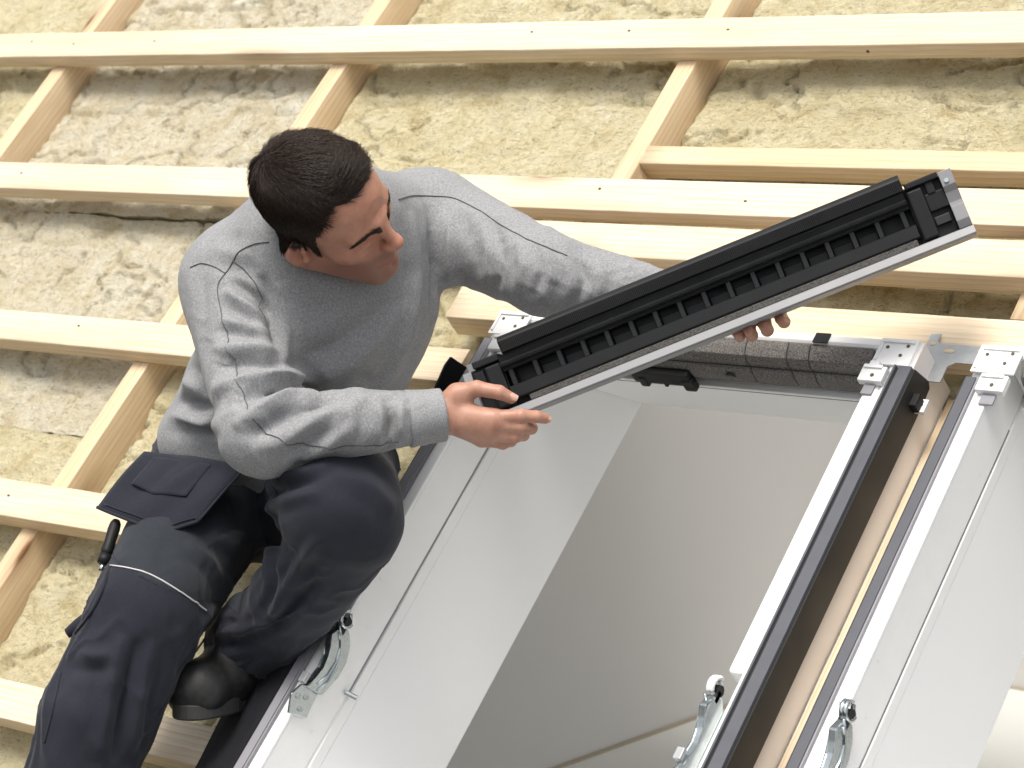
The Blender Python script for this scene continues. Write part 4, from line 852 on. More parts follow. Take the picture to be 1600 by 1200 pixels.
# ------------------------------------------------------------------ sculpting tools: distance fields and surface nets
class Field:
    def __init__(s, lo, hi, h):
        s.lo = np.array(lo, float); s.h = h
        n = np.ceil((np.array(hi, float)-s.lo)/h).astype(int)+1
        s.n = n
        s.ax = [s.lo[i]+h*np.arange(n[i]) for i in range(3)]
        s.d = np.full(n, 0.2, np.float32)
    def box(s, lo, hi):
        i0 = np.clip(np.floor((np.array(lo)-s.lo)/s.h).astype(int), 0, s.n-1)
        i1 = np.clip(np.ceil((np.array(hi)-s.lo)/s.h).astype(int)+1, 1, s.n)
        sl = tuple(slice(a, max(b, a+1)) for a, b in zip(i0, i1))
        X = s.ax[0][sl[0]][:, None, None]; Y = s.ax[1][sl[1]][None, :, None]; Z = s.ax[2][sl[2]][None, None, :]
        return sl, X, Y, Z
    def comb(s, sl, d, k, mode):
        a = s.d[sl]
        if mode == 'sub':
            d = -d
            hh = np.clip(0.5-0.5*(a-d)/k, 0, 1) if k > 0 else (d > a)*1.0
            s.d[sl] = a*(1-hh)+d*hh + (k*hh*(1-hh) if k > 0 else 0)
        else:
            if k > 0:
                hh = np.clip(0.5+0.5*(a-d)/k, 0, 1)
                s.d[sl] = a*(1-hh)+d*hh - k*hh*(1-hh)
            else: s.d[sl] = np.minimum(a, d)
    def cone(s, a, b, r1, r2, k=0.02, mode='add', flat=None):
        """tapered capsule; flat = (direction, factor) thins it along a direction"""
        a = np.array(a, float); b = np.array(b, float); R = max(r1, r2)+k+2.5*s.h
        sl, X, Y, Z = s.box(np.minimum(a, b)-R, np.maximum(a, b)+R)
        ba = b-a; L2 = max(ba@ba, 1e-12)
        px, py, pz = X-a[0], Y-a[1], Z-a[2]
        t = np.clip((px*ba[0]+py*ba[1]+pz*ba[2])/L2, 0, 1)
        qx, qy, qz = px-t*ba[0], py-t*ba[1], pz-t*ba[2]
        if flat is None:
            q2 = qx*qx+qy*qy+qz*qz
            sc = 1.0
        else:
            f = np.array(flat[0], float); f /= np.linalg.norm(f); g = flat[1]
            w = qx*f[0]+qy*f[1]+qz*f[2]
            q2 = qx*qx+qy*qy+qz*qz + w*w*(1/(g*g)-1)
            sc = 1.0
        ql = np.sqrt(q2)
        d = ql-(r1+(r2-r1)*t)
        if flat is not None: d = d*(flat[1]+(1-flat[1])*np.clip(1-np.abs(w)/(ql*flat[1]+1e-9), 0, 1))
        s.comb(sl, d.astype(np.float32), k, mode)
    def ell(s, c, r, M=None, k=0.02, mode='add'):
        """ellipsoid with axes = columns of M"""
        c = np.array(c, float); r = np.array(r, float); M = np.eye(3) if M is None else np.array(M, float)
        R = r.max()+k+2.5*s.h
        sl, X, Y, Z = s.box(c-R, c+R)
        px, py, pz = X-c[0], Y-c[1], Z-c[2]
        k0 = 0; k1 = 0
        for i in range(3):
            w = px*M[0, i]+py*M[1, i]+pz*M[2, i]
            k0 = k0+(w/r[i])**2; k1 = k1+(w/(r[i]*r[i]))**2
        k0 = np.sqrt(k0); k1 = np.sqrt(k1)+1e-9
        d = np.where(k1 < 1e-6, -r.min(), k0*(k0-1)/k1)
        s.comb(sl, d.astype(np.float32), k, mode)
    def chain(s, pts, rad, k=0.02, mode='add'):
        for i in range(len(pts)-1): s.cone(pts[i], pts[i+1], rad[i], rad[i+1], k, mode)
    def mesh(s, smooth=2):
        d = s.d; n = s.n
        ins = d < 0
        c = np.zeros(n-1, np.int8)
        for i in (0, 1):
            for j in (0, 1):
                for k in (0, 1): c += ins[i:n[0]-1+i, j:n[1]-1+j, k:n[2]-1+k]
        act = (c > 0) & (c < 8)
        idx = -np.ones(n-1, np.int32); cells = np.argwhere(act); idx[act] = np.arange(len(cells))
        off = np.array([(i, j, k) for i in (0, 1) for j in (0, 1) for k in (0, 1)])
        val = np.stack([d[cells[:, 0]+o[0], cells[:, 1]+o[1], cells[:, 2]+o[2]] for o in off], 1)
        acc = np.zeros((len(cells), 3)); cnt = np.zeros(len(cells))
        for a in range(8):
            for b in range(a+1, 8):
                if np.abs(off[a]-off[b]).sum() != 1: continue
                m = (val[:, a] < 0) != (val[:, b] < 0)
                t = val[m, a]/(val[m, a]-val[m, b])
                acc[m] += off[a]+(off[b]-off[a])*t[:, None]; cnt[m] += 1
        V = (cells+acc/cnt[:, None])*s.h+s.lo
        F = []
        for ax in range(3):
            o1, o2 = [(1, 2), (2, 0), (0, 1)][ax]
            lo = [slice(None)]*3; hi = [slice(None)]*3
            lo[ax] = slice(0, n[ax]-1); hi[ax] = slice(1, n[ax])
            A = ins[tuple(lo)]; B = ins[tuple(hi)]
            e = np.argwhere(A != B)
            e = e[(e[:, o1] > 0) & (e[:, o2] > 0) & (e[:, o1] < n[o1]-1) & (e[:, o2] < n[o2]-1)]
            sg = A[tuple(e.T)]
            def at_(da, db):
                q = e.copy(); q[:, o1] += da; q[:, o2] += db; return idx[tuple(q.T)]
            q = np.stack([at_(-1, -1), at_(0, -1), at_(0, 0), at_(-1, 0)], 1)
            q[~sg] = q[~sg][:, ::-1]
            F.append(q)
        F = np.concatenate(F)
        V = relax(V, F, smooth)
        return V, F

def relax(V, F, it, lam=0.5):
    if it <= 0: return V
    E = np.concatenate([F[:, [0, 1]], F[:, [1, 2]], F[:, [2, 3]], F[:, [3, 0]]])
    deg = np.bincount(E.ravel(), minlength=len(V)).astype(float)[:, None]; deg[deg == 0] = 1
    def lap(V):
        S = np.stack([np.bincount(E[:, 0], V[E[:, 1], i], len(V))+np.bincount(E[:, 1], V[E[:, 0], i], len(V)) for i in range(3)], 1)
        return S/deg-V
    for _ in range(it):
        V = V+lam*lap(V); V = V-(lam*1.03)*lap(V) if _ % 2 else V
    return V

def vnormals(V, F):
    n = np.cross(V[F[:, 2]]-V[F[:, 0]], V[F[:, 3]]-V[F[:, 1]])
    N = np.stack([sum(np.bincount(F[:, j], n[:, i], len(V)) for j in range(4)) for i in range(3)], 1)
    return N/(np.linalg.norm(N, axis=1, keepdims=True)+1e-12)

def seg_dist(P, pts):
    """distance to a polyline and parameter 0..1 along it"""
    pts = np.array(pts, float)
    L = np.r_[0, np.cumsum(np.linalg.norm(np.diff(pts, axis=0), axis=1))]
    best = np.full(len(P), 9.0); tt = np.zeros(len(P))
    for i in range(len(pts)-1):
        a, b = pts[i], pts[i+1]; ba = b-a
        t = np.clip(((P-a)@ba)/(ba@ba+1e-12), 0, 1)
        d = np.linalg.norm(P-a-t[:, None]*ba, axis=1)
        m = d < best; best[m] = d[m]; tt[m] = (L[i]+t[m]*(L[i+1]-L[i]))/L[-1]
    return best, tt

def folds(V, N, lst):
    """push fold lines out of (amp > 0) or into (amp < 0) the cloth"""
    disp = np.zeros(len(V))
    for pts, w, amp in lst:
        p = np.array(pts); lo = p.min(0)-3*w; hi = p.max(0)+3*w
        m = np.all((V > lo) & (V < hi), axis=1)
        if not m.any(): continue
        d, t = seg_dist(V[m], p)
        tap = np.clip(np.sin(np.pi*np.clip(t, 0.0, 1)), 0, 1)**0.6
        prof = np.exp(-(d/(0.75*w))**1.6)-0.35*np.exp(-((d-1.7*w)/(0.7*w))**2)
        disp[m] += 1.25*amp*prof*tap
    return V+N*disp[:, None]

def noise3(P, f, seed=0, octv=3):
    x, y, z = P[:, 0]*f, P[:, 1]*f, P[:, 2]*f
    return (fbm(x+0.37*z, y-0.21*x, seed, octv)+fbm(y+0.31*x, z+0.17*y, seed+50, octv)+fbm(z-0.27*y, x+0.13*z, seed+90, octv))/1.7

def wrinkle(V, N, a, b, amp, freq, seed, reach=0.13, ang=2.2, env=None):
    """wrinkles that run round a limb from a to b"""
    a = np.array(a); b = np.array(b); ba = b-a; L = np.linalg.norm(ba); ba = ba/L
    q = V-a; t = q@ba; r = q-t[:, None]*ba; rl = np.linalg.norm(r, axis=1)
    e1 = np.cross(ba, [0.3, 0.1, 0.95]); e1 /= np.linalg.norm(e1); e2 = np.cross(ba, e1)
    th = np.arctan2(r@e2, r@e1)
    m = (t > -0.04) & (t < L+0.04) & (rl < reach)
    tt = t[m]; th = th[m]
    s = tt*freq+0.9*np.sin(th+seed)+1.4*vnoise(np.cos(th)*ang+seed, np.sin(th)*ang+tt*7, seed)
    f = 1-2*np.abs(fbm(s, np.cos(th)*ang*0.5+np.sin(th)*0.7+seed*3.1, seed, 2))
    f = np.clip(f, 0, 1)**2-0.4
    w = np.clip((tt+0.04)/0.06, 0, 1)*np.clip((L+0.04-tt)/0.06, 0, 1)
    if env is not None: w = w*np.interp(tt/L, env[0], env[1])
    V = V.copy(); V[m] += N[m]*(amp*f*w)[:, None]
    return V

# ------------------------------------------------------------------ the man
J = {k: np.array(v) for k, v in JP.items()}
ORG = J['pelvis'].copy()
def wobj(name, V, F, mat, parent=None, smooth=True):
    o = link(name, arr_mesh(name, V-ORG, F, smooth), mat, parent)
    if parent is None: o.location = ORG
    return o
def unit(v): return v/np.linalg.norm(v)
CR, CU, CB = np.array(_right), np.array(_up), np.array(_back)

# head frame: columns right, forward, up
HM = np.array(HEAD_AXES); HO = J['head']
HS = 0.955
def HP(P): return (np.atleast_2d(P)*HS)@HM.T+HO

def mat_skin():
    t = NT("skin")
    at_ = t.add('ShaderNodeAttribute'); at_.attribute_name = "tone"
    v = t.coord('Object')
    n = t.noise(v, 60, 4, 0.6); n2 = t.noise(v, 900, 3, 0.7)
    c = t.mix(t.ramp(n, [(0.35, (0, 0, 0)), (0.75, (0.6, 0.6, 0.6))]), at_.outputs['Color'], (0.36, 0.15, 0.095))
    n3 = t.noise(v, 420, 3, 0.7)
    c = t.mix(t.ramp(n3, [(0.52, (0, 0, 0)), (0.75, (0.35, 0.35, 0.35))]), c, (0.28, 0.12, 0.08))
    nb = t.bump(n2, 0.12, 0.0006)
    m = t.out(c, 0.46, nb, spec=0.4)
    t.b.inputs['Subsurface Weight'].default_value = 0.18
    t.b.inputs['Subsurface Radius'].default_value = (0.012, 0.005, 0.003)
    t.b.inputs['Subsurface Scale'].default_value = 0.6
    return m
SKIN = mat_skin()

def head_mesh():
    f = Field((-0.105, -0.135, -0.20), (0.105, 0.140, 0.155), 0.0021)
    f.ell((0, -0.010, 0.052), (0.074, 0.096, 0.080), k=0.0)
    f.ell((0, 0.036, 0.050), (0.062, 0.054, 0.055), k=0.03)
    f.ell((0, 0.036, -0.006), (0.060, 0.058, 0.074), k=0.03)
    f.cone((0, 0.015, -0.050), (0, 0.070, -0.082), 0.044, 0.026, 0.025)
    for s in (-1, 1):
        f.cone((s*0.054, -0.004, -0.038), (s*0.016, 0.074, -0.086), 0.019, 0.017, 0.025)
        f.ell((s*0.046, 0.056, -0.004), (0.020, 0.022, 0.016), k=0.022)
        f.cone((s*0.012, 0.090, 0.030), (s*0.046, 0.073, 0.033), 0.0110, 0.0095, 0.014)
    f.cone((0, 0.079, -0.086), (0, 0.086, -0.081), 0.018, 0.015, 0.014)
    for s in (-1, 1): f.ell((s*0.036, 0.1035, 0.011), (0.013, 0.020, 0.009), k=0.016, mode='sub')
    for s in (-1, 1):
        f.ell((s*0.031, 0.0765, 0.011), (0.0145, 0.0135, 0.0125), k=0.003)
        f.cone((s*0.020, 0.0885, 0.0045), (s*0.043, 0.0815, 0.006), 0.0022, 0.0022, 0.003)
    f.cone((0, 0.091, 0.028), (0, 0.1155, -0.010), 0.0080, 0.0100, 0.016)
    f.ell((0, 0.1185, -0.012), (0.0095, 0.0085, 0.0080), k=0.008)
    for s in (-1, 1):
        f.ell((s*0.0115, 0.107, -0.0165), (0.0070, 0.0100, 0.0066), k=0.008)
        f.ell((s*0.0065, 0.113, -0.0255), (0.0034, 0.0050, 0.0035), k=0.003, mode='sub')
    f.ell((0, 0.065, -0.046), (0.035, 0.036, 0.032), k=0.022)
    f.cone((0, 0.0995, -0.028), (0, 0.0985, -0.042), 0.006, 0.006, 0.012)
    for s in (-1, 1):
        f.cone((0, 0.0995, -0.0480), (s*0.024, 0.0870, -0.0530), 0.0045, 0.0020, 0.006)
        f.cone((0, 0.0985, -0.0590), (s*0.022, 0.0870, -0.0555), 0.0055, 0.0020, 0.006)
        f.cone((0, 0.1045, -0.0535), (s*0.013, 0.1005, -0.0535), 0.0014, 0.0014, 0.002, 'sub')
        f.cone((s*0.013, 0.1005, -0.0535), (s*0.026, 0.0890, -0.0548), 0.0014, 0.0010, 0.002, 'sub')
    f.cone((0, 0.104, -0.069), (0, 0.102, -0.070), 0.005, 0.006, 0.008, 'sub')
    # ears
    for s in (-1, 1):
        a = math.radians(18)*s; b = math.radians(12)
        M = np.array([[math.cos(a), -math.sin(a), 0], [math.sin(a), math.cos(a), 0], [0, 0, 1]])@np.array([[1, 0, 0], [0, math.cos(b), math.sin(b)], [0, -math.sin(b), math.cos(b)]])
        f.ell((s*0.0790, -0.010, -0.006), (0.0080, 0.0150, 0.0265), M, k=0.006)
        f.ell((s*0.0878, -0.008, -0.004), (0.0068, 0.0095, 0.0190), M, k=0.003, mode='sub')
        f.ell((s*0.0800, 0.004, -0.009), (0.006, 0.006, 0.008), M, k=0.004)
        f.ell((s*0.0830, -0.004, -0.008), (0.006, 0.005, 0.007), M, k=0.003, mode='sub')
    # neck
    f.cone((0, -0.028, -0.03), NECK_L, 0.056, 0.062, 0.03)
    for s in (-1, 1): f.cone((s*0.060, -0.03, -0.03), NECK_L+np.array([s*0.015, 0.045, 0]), 0.016, 0.018, 0.025)
    return f.mesh(2)
NECK_L = (J['neck']-HO)@HM/HS
NECK_L = NECK_L*min(1.0, 0.165/np.linalg.norm(NECK_L))

def skin_tone(L):
    """real colour of the skin by place on the head: stubble, lips, ears, nose"""
    c = np.tile(np.array([0.54, 0.268, 0.182]), (len(L), 1))
    def blend(w, col):
        w = np.clip(w, 0, 1)[:, None]; c[:] = c*(1-w)+np.array(col)*w
    x, y, z = L[:, 0], L[:, 1], L[:, 2]
    st = np.clip((-0.022-z)/0.014, 0, 1)*np.clip((y-0.0)/0.03, 0, 1)*np.clip((z+0.135)/0.02, 0, 1)
    blend(0.55*st, (0.17, 0.105, 0.085))
    lip = np.exp(-((z+0.0535)/0.0080)**2)*np.clip((y-0.085)/0.006, 0, 1)*np.clip((0.026-np.abs(x))/0.004, 0, 1)
    blend(0.65*lip, (0.42, 0.155, 0.125))
    blend(0.5*np.exp(-((z+0.035)/0.009)**2)*np.clip((y-0.08)/0.01, 0, 1)*(np.abs(x) < 0.03), (0.20, 0.12, 0.095))
    blend(0.45*np.exp(-((x)**2+(y-0.12)**2+(z+0.012)**2)/0.016**2), (0.55, 0.22, 0.15))
    blend(0.35*(np.abs(x) > 0.074), (0.55, 0.20, 0.13))
    blend(0.30*np.exp(-((np.abs(x)-0.046)**2+(y-0.065)**2+(z+0.008)**2)/0.022**2), (0.56, 0.23, 0.16))
    return c

# hands
def hand_mesh(wr, palm, fingers, radii, thumb, trad, plate):
    pts = [wr, palm]+[p for f in fingers for p in f]+list(thumb)
    lo = np.min(pts, 0)-0.03; hi = np.max(pts, 0)+0.03
    f = Field(lo, hi, 0.0013)
    for i, fg in enumerate(fingers):
        r = radii[i]
        a0 = wr*0.72+fg[0]*0.28
        f.cone(a0, fg[0], 0.0155, r*1.22, 0.012)
        f.cone(fg[0], fg[1], r*1.13, r*1.02, 0.006)
    for i in range(3):
        a, b = fingers[i], fingers[i+1]
        f.cone(wr*0.5+a[0]*0.5, (a[0]+b[0])/2*0.95+wr*0.05, 0.0145, 0.0095, 0.014)
    for i, fg in enumerate(fingers):
        r = radii[i]
        f.ell(fg[1], (r*1.06,)*3, k=0.002)
        f.cone(fg[1], fg[2], r*1.0, r*0.93, 0.0022)
        f.cone(fg[2], fg[3], r*0.93, r*0.80, 0.0022)
    f.cone(wr, thumb[0], 0.022, 0.0165, 0.016); f.cone(thumb[0], thumb[1], 0.0165, trad*1.1, 0.010)
    f.cone(thumb[1], thumb[2], trad*1.08, trad*0.98, 0.004); f.cone(thumb[2], thumb[3], trad*1.0, trad*0.80, 0.003)
    f.cone(plate[0], wr, 0.029, 0.027, 0.012)
    return f.mesh(2)

rf = [[J['r_%s%d' % (n, i)] for i in range(4)] for n in 'imrp']
r_th = [J['r_th%d' % i] for i in range(4)]
VR, FR = hand_mesh(J['r_wr'], J['r_palm'], rf, (0.0097, 0.0099, 0.0093, 0.0082), r_th, 0.0104, (J['r_wr']+(J['faR']-J['r_wr'])*0.25,))
lf = [[J['l_%s%d' % (n, i)] for i in range(4)] for n in 'imrp']
l_th = [J['l_t0'], J['l_t0']*0.5+J['l_t1']*0.5, J['l_t1'], J['l_t2']]
VL, FL = hand_mesh(J['l_wr'], J['l_palm'], lf, (0.0098, 0.0100, 0.0096, 0.0085), l_th, 0.0105, (J['l_wr']+(J['elL']-J['l_wr'])*0.2,))

def body_core():
    f = Field(np.min([J[k] for k in ('pelvis', 'knR', 'anR', 'anL', 'wrL', 'neck', 'shR', 'shL', 'elR')], 0)-0.12, np.max([J[k] for k in ('pelvis', 'hipR', 'anL', 'wrL', 'neck', 'shR', 'shL', 'elR', 'wrR')], 0)+0.12, 0.011)
    f.chain([J['pelvis'], J['waist'], J['chest'], J['upchest'], J['neck']], [0.10, 0.095, 0.105, 0.085, 0.05], 0.03)
    for s in 'RL':
        f.cone(J['upchest'], J['sh'+s], 0.07, 0.045, 0.03)
        f.cone(J['sh'+s], J['el'+s], 0.045, 0.036, 0.02)
        f.cone(J['el'+s], J['wr'+s], 0.036, 0.025, 0.02)
        f.cone(J['pelvis'], J['hip'+s], 0.09, 0.075, 0.03)
        f.cone(J['hip'+s], J['kn'+s], 0.072, 0.05, 0.02)
    f.cone(J['knR'], J['anR'], 0.05, 0.035, 0.02)
    f.chain([J['knL'], J['calL'], J['calM'], J['anL']], [0.05, 0.045, 0.04, 0.035], 0.015)
    return f.mesh(1)
VH, FH = head_mesh()
toneH = skin_tone(VH); VHw = HP(VH)
VC, FC = body_core()
def hand_tone(V):
    c = np.tile(np.array([0.48, 0.268, 0.190]), (len(V), 1))
    w = np.zeros(len(V))
    for h in (rf, lf):
        for fg in h:
            w = np.maximum(w, np.exp(-np.sum((V-fg[1])**2, 1)/0.010**2)*0.6); w = np.maximum(w, np.exp(-np.sum((V-fg[0])**2, 1)/0.012**2)*0.5)
            w = np.maximum(w, np.exp(-np.sum((V-fg[3])**2, 1)/0.013**2)*0.7)
    return c*(1-0.5*w[:, None])+0.5*w[:, None]*np.array([0.46, 0.165, 0.115])
allV = np.concatenate([VHw, VR, VL, VC])
o1 = len(VHw); o2 = o1+len(VR); o3 = o2+len(VL)
allF = np.concatenate([FH, FR+o1, FL+o2, FC+o3])
tones = np.concatenate([toneH, hand_tone(VR), hand_tone(VL), np.tile([0.5, 0.27, 0.18], (len(VC), 1))])
person = wobj("person", allV, allF, SKIN)
ca = person.data.color_attributes.new("tone", 'FLOAT_COLOR', 'POINT')
ca.data.foreach_set("color", np.concatenate([tones, np.ones((len(tones), 1))], 1).astype(np.float32).ravel())
tag(person, "man in grey sweatshirt and dark work trousers, sitting on the battens", "person")

# nails on the right hand
NAIL_M = mat_plain("finger nail", (0.60, 0.36, 0.28), 0.25, var=0.04)
def nail(tip, prev, nrm, r):
    ax = unit(tip-prev); nrm = unit(nrm-ax*(nrm@ax)); sd = np.cross(ax, nrm)
    bm = bmesh.new(); g = []
    for i in range(7):
        row = []
        for j in range(7):
            a = (i/6-0.55)*r*1.55; b = (j/6-0.5)*2
            p = tip+ax*a+sd*math.sin(b*0.95)*r*0.72*(1-0.18*(i == 6)-0.12*(i == 0))+nrm*(math.cos(b*0.95)*r*0.80+0.0006-(0.0012 if i == 0 else 0))
            row.append(bm.verts.new(p-ORG))
        g.append(row)
    for i in range(6):
        for j in range(6): bm.faces.new((g[i][j], g[i+1][j], g[i+1][j+1], g[i][j+1]))
    link("finger_nail", bm_mesh("finger_nail", bm, True), NAIL_M, person)
nail(r_th[3], r_th[2], CB*0.8+CU*0.5+CR*0.2, 0.0104)
nail(rf[0][3], rf[0][2], CB*0.9-CU*0.2+CR*0.5, 0.0088)

# sweatshirt -----------------------------------------------------------------
def mat_heather():
    t = NT("heather grey jersey")
    v = t.coord('Object')
    n = t.noise(v, 300, 4, 0.8); n2 = t.noise(v, 26, 3, 0.5)
    st = t.add('ShaderNodeMapping'); st.inputs['Scale'].default_value = (620, 620, 130); t.cn(v, st.inputs['Vector'])
    n3 = t.noise(st.outputs[0], 1.0, 2, 0.6)
    c = t.ramp(n, [(0.30, (0.18, 0.181, 0.185)), (0.5, (0.288, 0.290, 0.296)), (0.72, (0.42, 0.422, 0.428))])
    c = t.mix(t.ramp(n3, [(0.35, (0.45, 0.45, 0.45)), (0.55, (0, 0, 0))]), c, (0.205, 0.207, 0.212))
    c = t.mix(t.ramp(n2, [(0.4, (0, 0, 0)), (0.7, (0.18, 0.18, 0.18))]), c, (0.25, 0.25, 0.255))
    nb = t.bump(n3, 0.35, 0.0012); nb = t.bump(n, 0.3, 0.001, nb)
    m = t.out(c, 0.92, nb, spec=0.12)
    t.b.inputs['Sheen Weight'].default_value = 0.12
    return m
KNIT = mat_heather()
def mat_rib():
    t = NT("ribbed grey jersey")
    v = t.coord('Object')
    n = t.noise(v, 520, 4, 0.75)
    c = t.ramp(n, [(0.30, (0.18, 0.181, 0.185)), (0.5, (0.288, 0.290, 0.296)), (0.72, (0.42, 0.422, 0.428))])
    return t.out(c, 0.92, t.bump(n, 0.3, 0.001), spec=0.12)
RIB = mat_rib()

side = unit(J['shL']-J['shR']); axis = unit(J['upchest']-J['waist']); front = unit(np.cross(side, axis))
if front@CB < 0: front = -front
def sweatshirt():
    lo = np.min([J[k] for k in ('pelvis', 'waist', 'shR', 'elR', 'shL', 'elL')], 0)-0.24
    hi = np.max([J[k] for k in ('upchest', 'neck', 'shL', 'elL', 'wrL', 'wrR', 'elR')], 0)+0.12
    f = Field(lo, hi, 0.0037)
    pel = J['pelvis']+axis*0.062
    f.cone(pel, J['waist'], 0.150, 0.178, 0.03, flat=(front, 0.74))
    f.cone(J['waist'], J['chest'], 0.186, 0.182, 0.04, flat=(front, 0.74))
    f.cone(J['chest'], J['upchest']-side*0.01-front*0.015, 0.180, 0.150, 0.04, flat=(front, 0.72))
    f.cone(J['upchest']-front*0.02, J['shR']+side*0.035, 0.095, 0.082, 0.05)
    f.cone(J['upchest']-front*0.02, J['shL']-side*0.035, 0.095, 0.080, 0.05)
    f.cone(J['neck']-front*0.03, J['shR']+side*0.05-front*0.01, 0.068, 0.070, 0.05)
    f.cone(J['neck']-front*0.03, J['shL']-side*0.05-front*0.01, 0.068, 0.068, 0.05)
    # right sleeve
    f.cone(J['shR'], J['elR'], 0.081, 0.063, 0.035)
    f.cone(J['elR'], J['faR'], 0.062, 0.047, 0.022)
    f.cone(J['faR'], J['faR']*0.30+J['wrR']*0.70, 0.046, 0.041, 0.012)
    # left sleeve
    f.cone(J['shL'], J['elL'], 0.079, 0.062, 0.045)
    f.cone(J['elL'], J['wrL']*0.9+J['elL']*0.1, 0.060, 0.042, 0.022)
    # blouse over the hem at the back and the side
    f.ell(J['waist']-side*0.135-front*0.03-axis*0.03, (0.060, 0.075, 0.06), k=0.04)
    # neck hole
    up = unit(J['head']-J['neck'])
    f.cone(J['neck']+up*0.02, J['neck']+up*0.14, 0.060, 0.075, 0.012, 'sub')
    V, F = f.mesh(3)
    N = vnormals(V, F)
    V = wrinkle(V, N, J['shR'], J['elR'], 0.006, 17, 3, 0.115, env=([0, 0.3, 0.7, 1], [0.25, 0.35, 0.6, 1.0]))
    V = wrinkle(V, N, J['elR'], J['wrR'], 0.006, 21, 8, 0.085, env=([0, 0.25, 0.5, 0.8, 1], [1.0, 0.8, 0.45, 0.9, 0.6]))
    V = wrinkle(V, N, J['shL'], J['elL'], 0.0022, 17, 12, 0.11, env=([0, 0.3, 1], [0.2, 0.4, 1.0]))
    V = wrinkle(V, N, J['elL'], J['wrL'], 0.003, 24, 15, 0.085)
    V = V+N*(0.005*noise3(V, 8, 5)+0.0016*noise3(V, 30, 9))[:, None]
    V = folds(V, vnormals(V, F), FOLD_S)
    V = relax(V, F, 3, 0.4)
    return V, F
SV, SF = sweatshirt()
sweat = wobj("sweatshirt", SV, SF, KNIT, person)
def cuff(a, b, r0, r1, name="cuff"):
    """ribbed cuff: fine ribs run along it"""
    a = np.array(a); b = np.array(b); ax = unit(b-a); e1 = unit(np.cross(ax, [0.2, 0.3, 0.9])); e2 = np.cross(ax, e1)
    n, k = 144, 10
    prof = [(0.0, 0.86), (0.02, 0.99), (0.08, 1.03), (0.3, 1.0), (0.6, 0.98), (0.92, 0.98), (0.985, 0.97), (1.0, 0.93), (0.99, 0.86), (0.85, 0.82)]
    V = []
    for t, s in prof:
        c = a+(b-a)*t; r = (r0+(r1-r0)*t)*s
        for i in range(n):
            th = 2*math.pi*i/n
            rr = r*(1+0.012*math.sin(2*th+1)+0.010*math.sin(3*th+t*4))+(0.0007 if i % 2 else 0)
            V.append(c+(e1*math.cos(th)+e2*math.sin(th))*rr)
    idx = np.arange(n*k).reshape(k, n)
    F = np.stack([idx[:-1], np.roll(idx, -1, 1)[:-1], np.roll(idx, -1, 1)[1:], idx[1:]], -1).reshape(-1, 4)
    return wobj(name, np.array(V), F, RIB, sweat)
wa = J['faR']*0.44+J['wrR']*0.56
cuff(wa, J['r_wr']+unit(J['r_wr']-wa)*0.004, 0.041, 0.0395)
wl = J['elL']*0.25+J['wrL']*0.75
cuff(wl, J['wrL']+unit(J['wrL']-wl)*0.02, 0.041, 0.037)
# neck rib
def neck_rib():
    up = unit(J['head']-J['neck']); c = J['neck']+up*0.022-front*0.006
    e1 = side; e2 = unit(np.cross(up, e1))
    bm = bmesh.new()
    add_tube(bm, [c+(e1*math.cos(a)*0.071+e2*math.sin(a)*0.074)-ORG for a in np.linspace(0, 2*math.pi, 49)[:-1]], 0.0115, 10, closed=True, flat=1.0)
    link("neck_rib", bm_mesh("neck_rib", bm, True), RIB, sweat)
neck_rib()

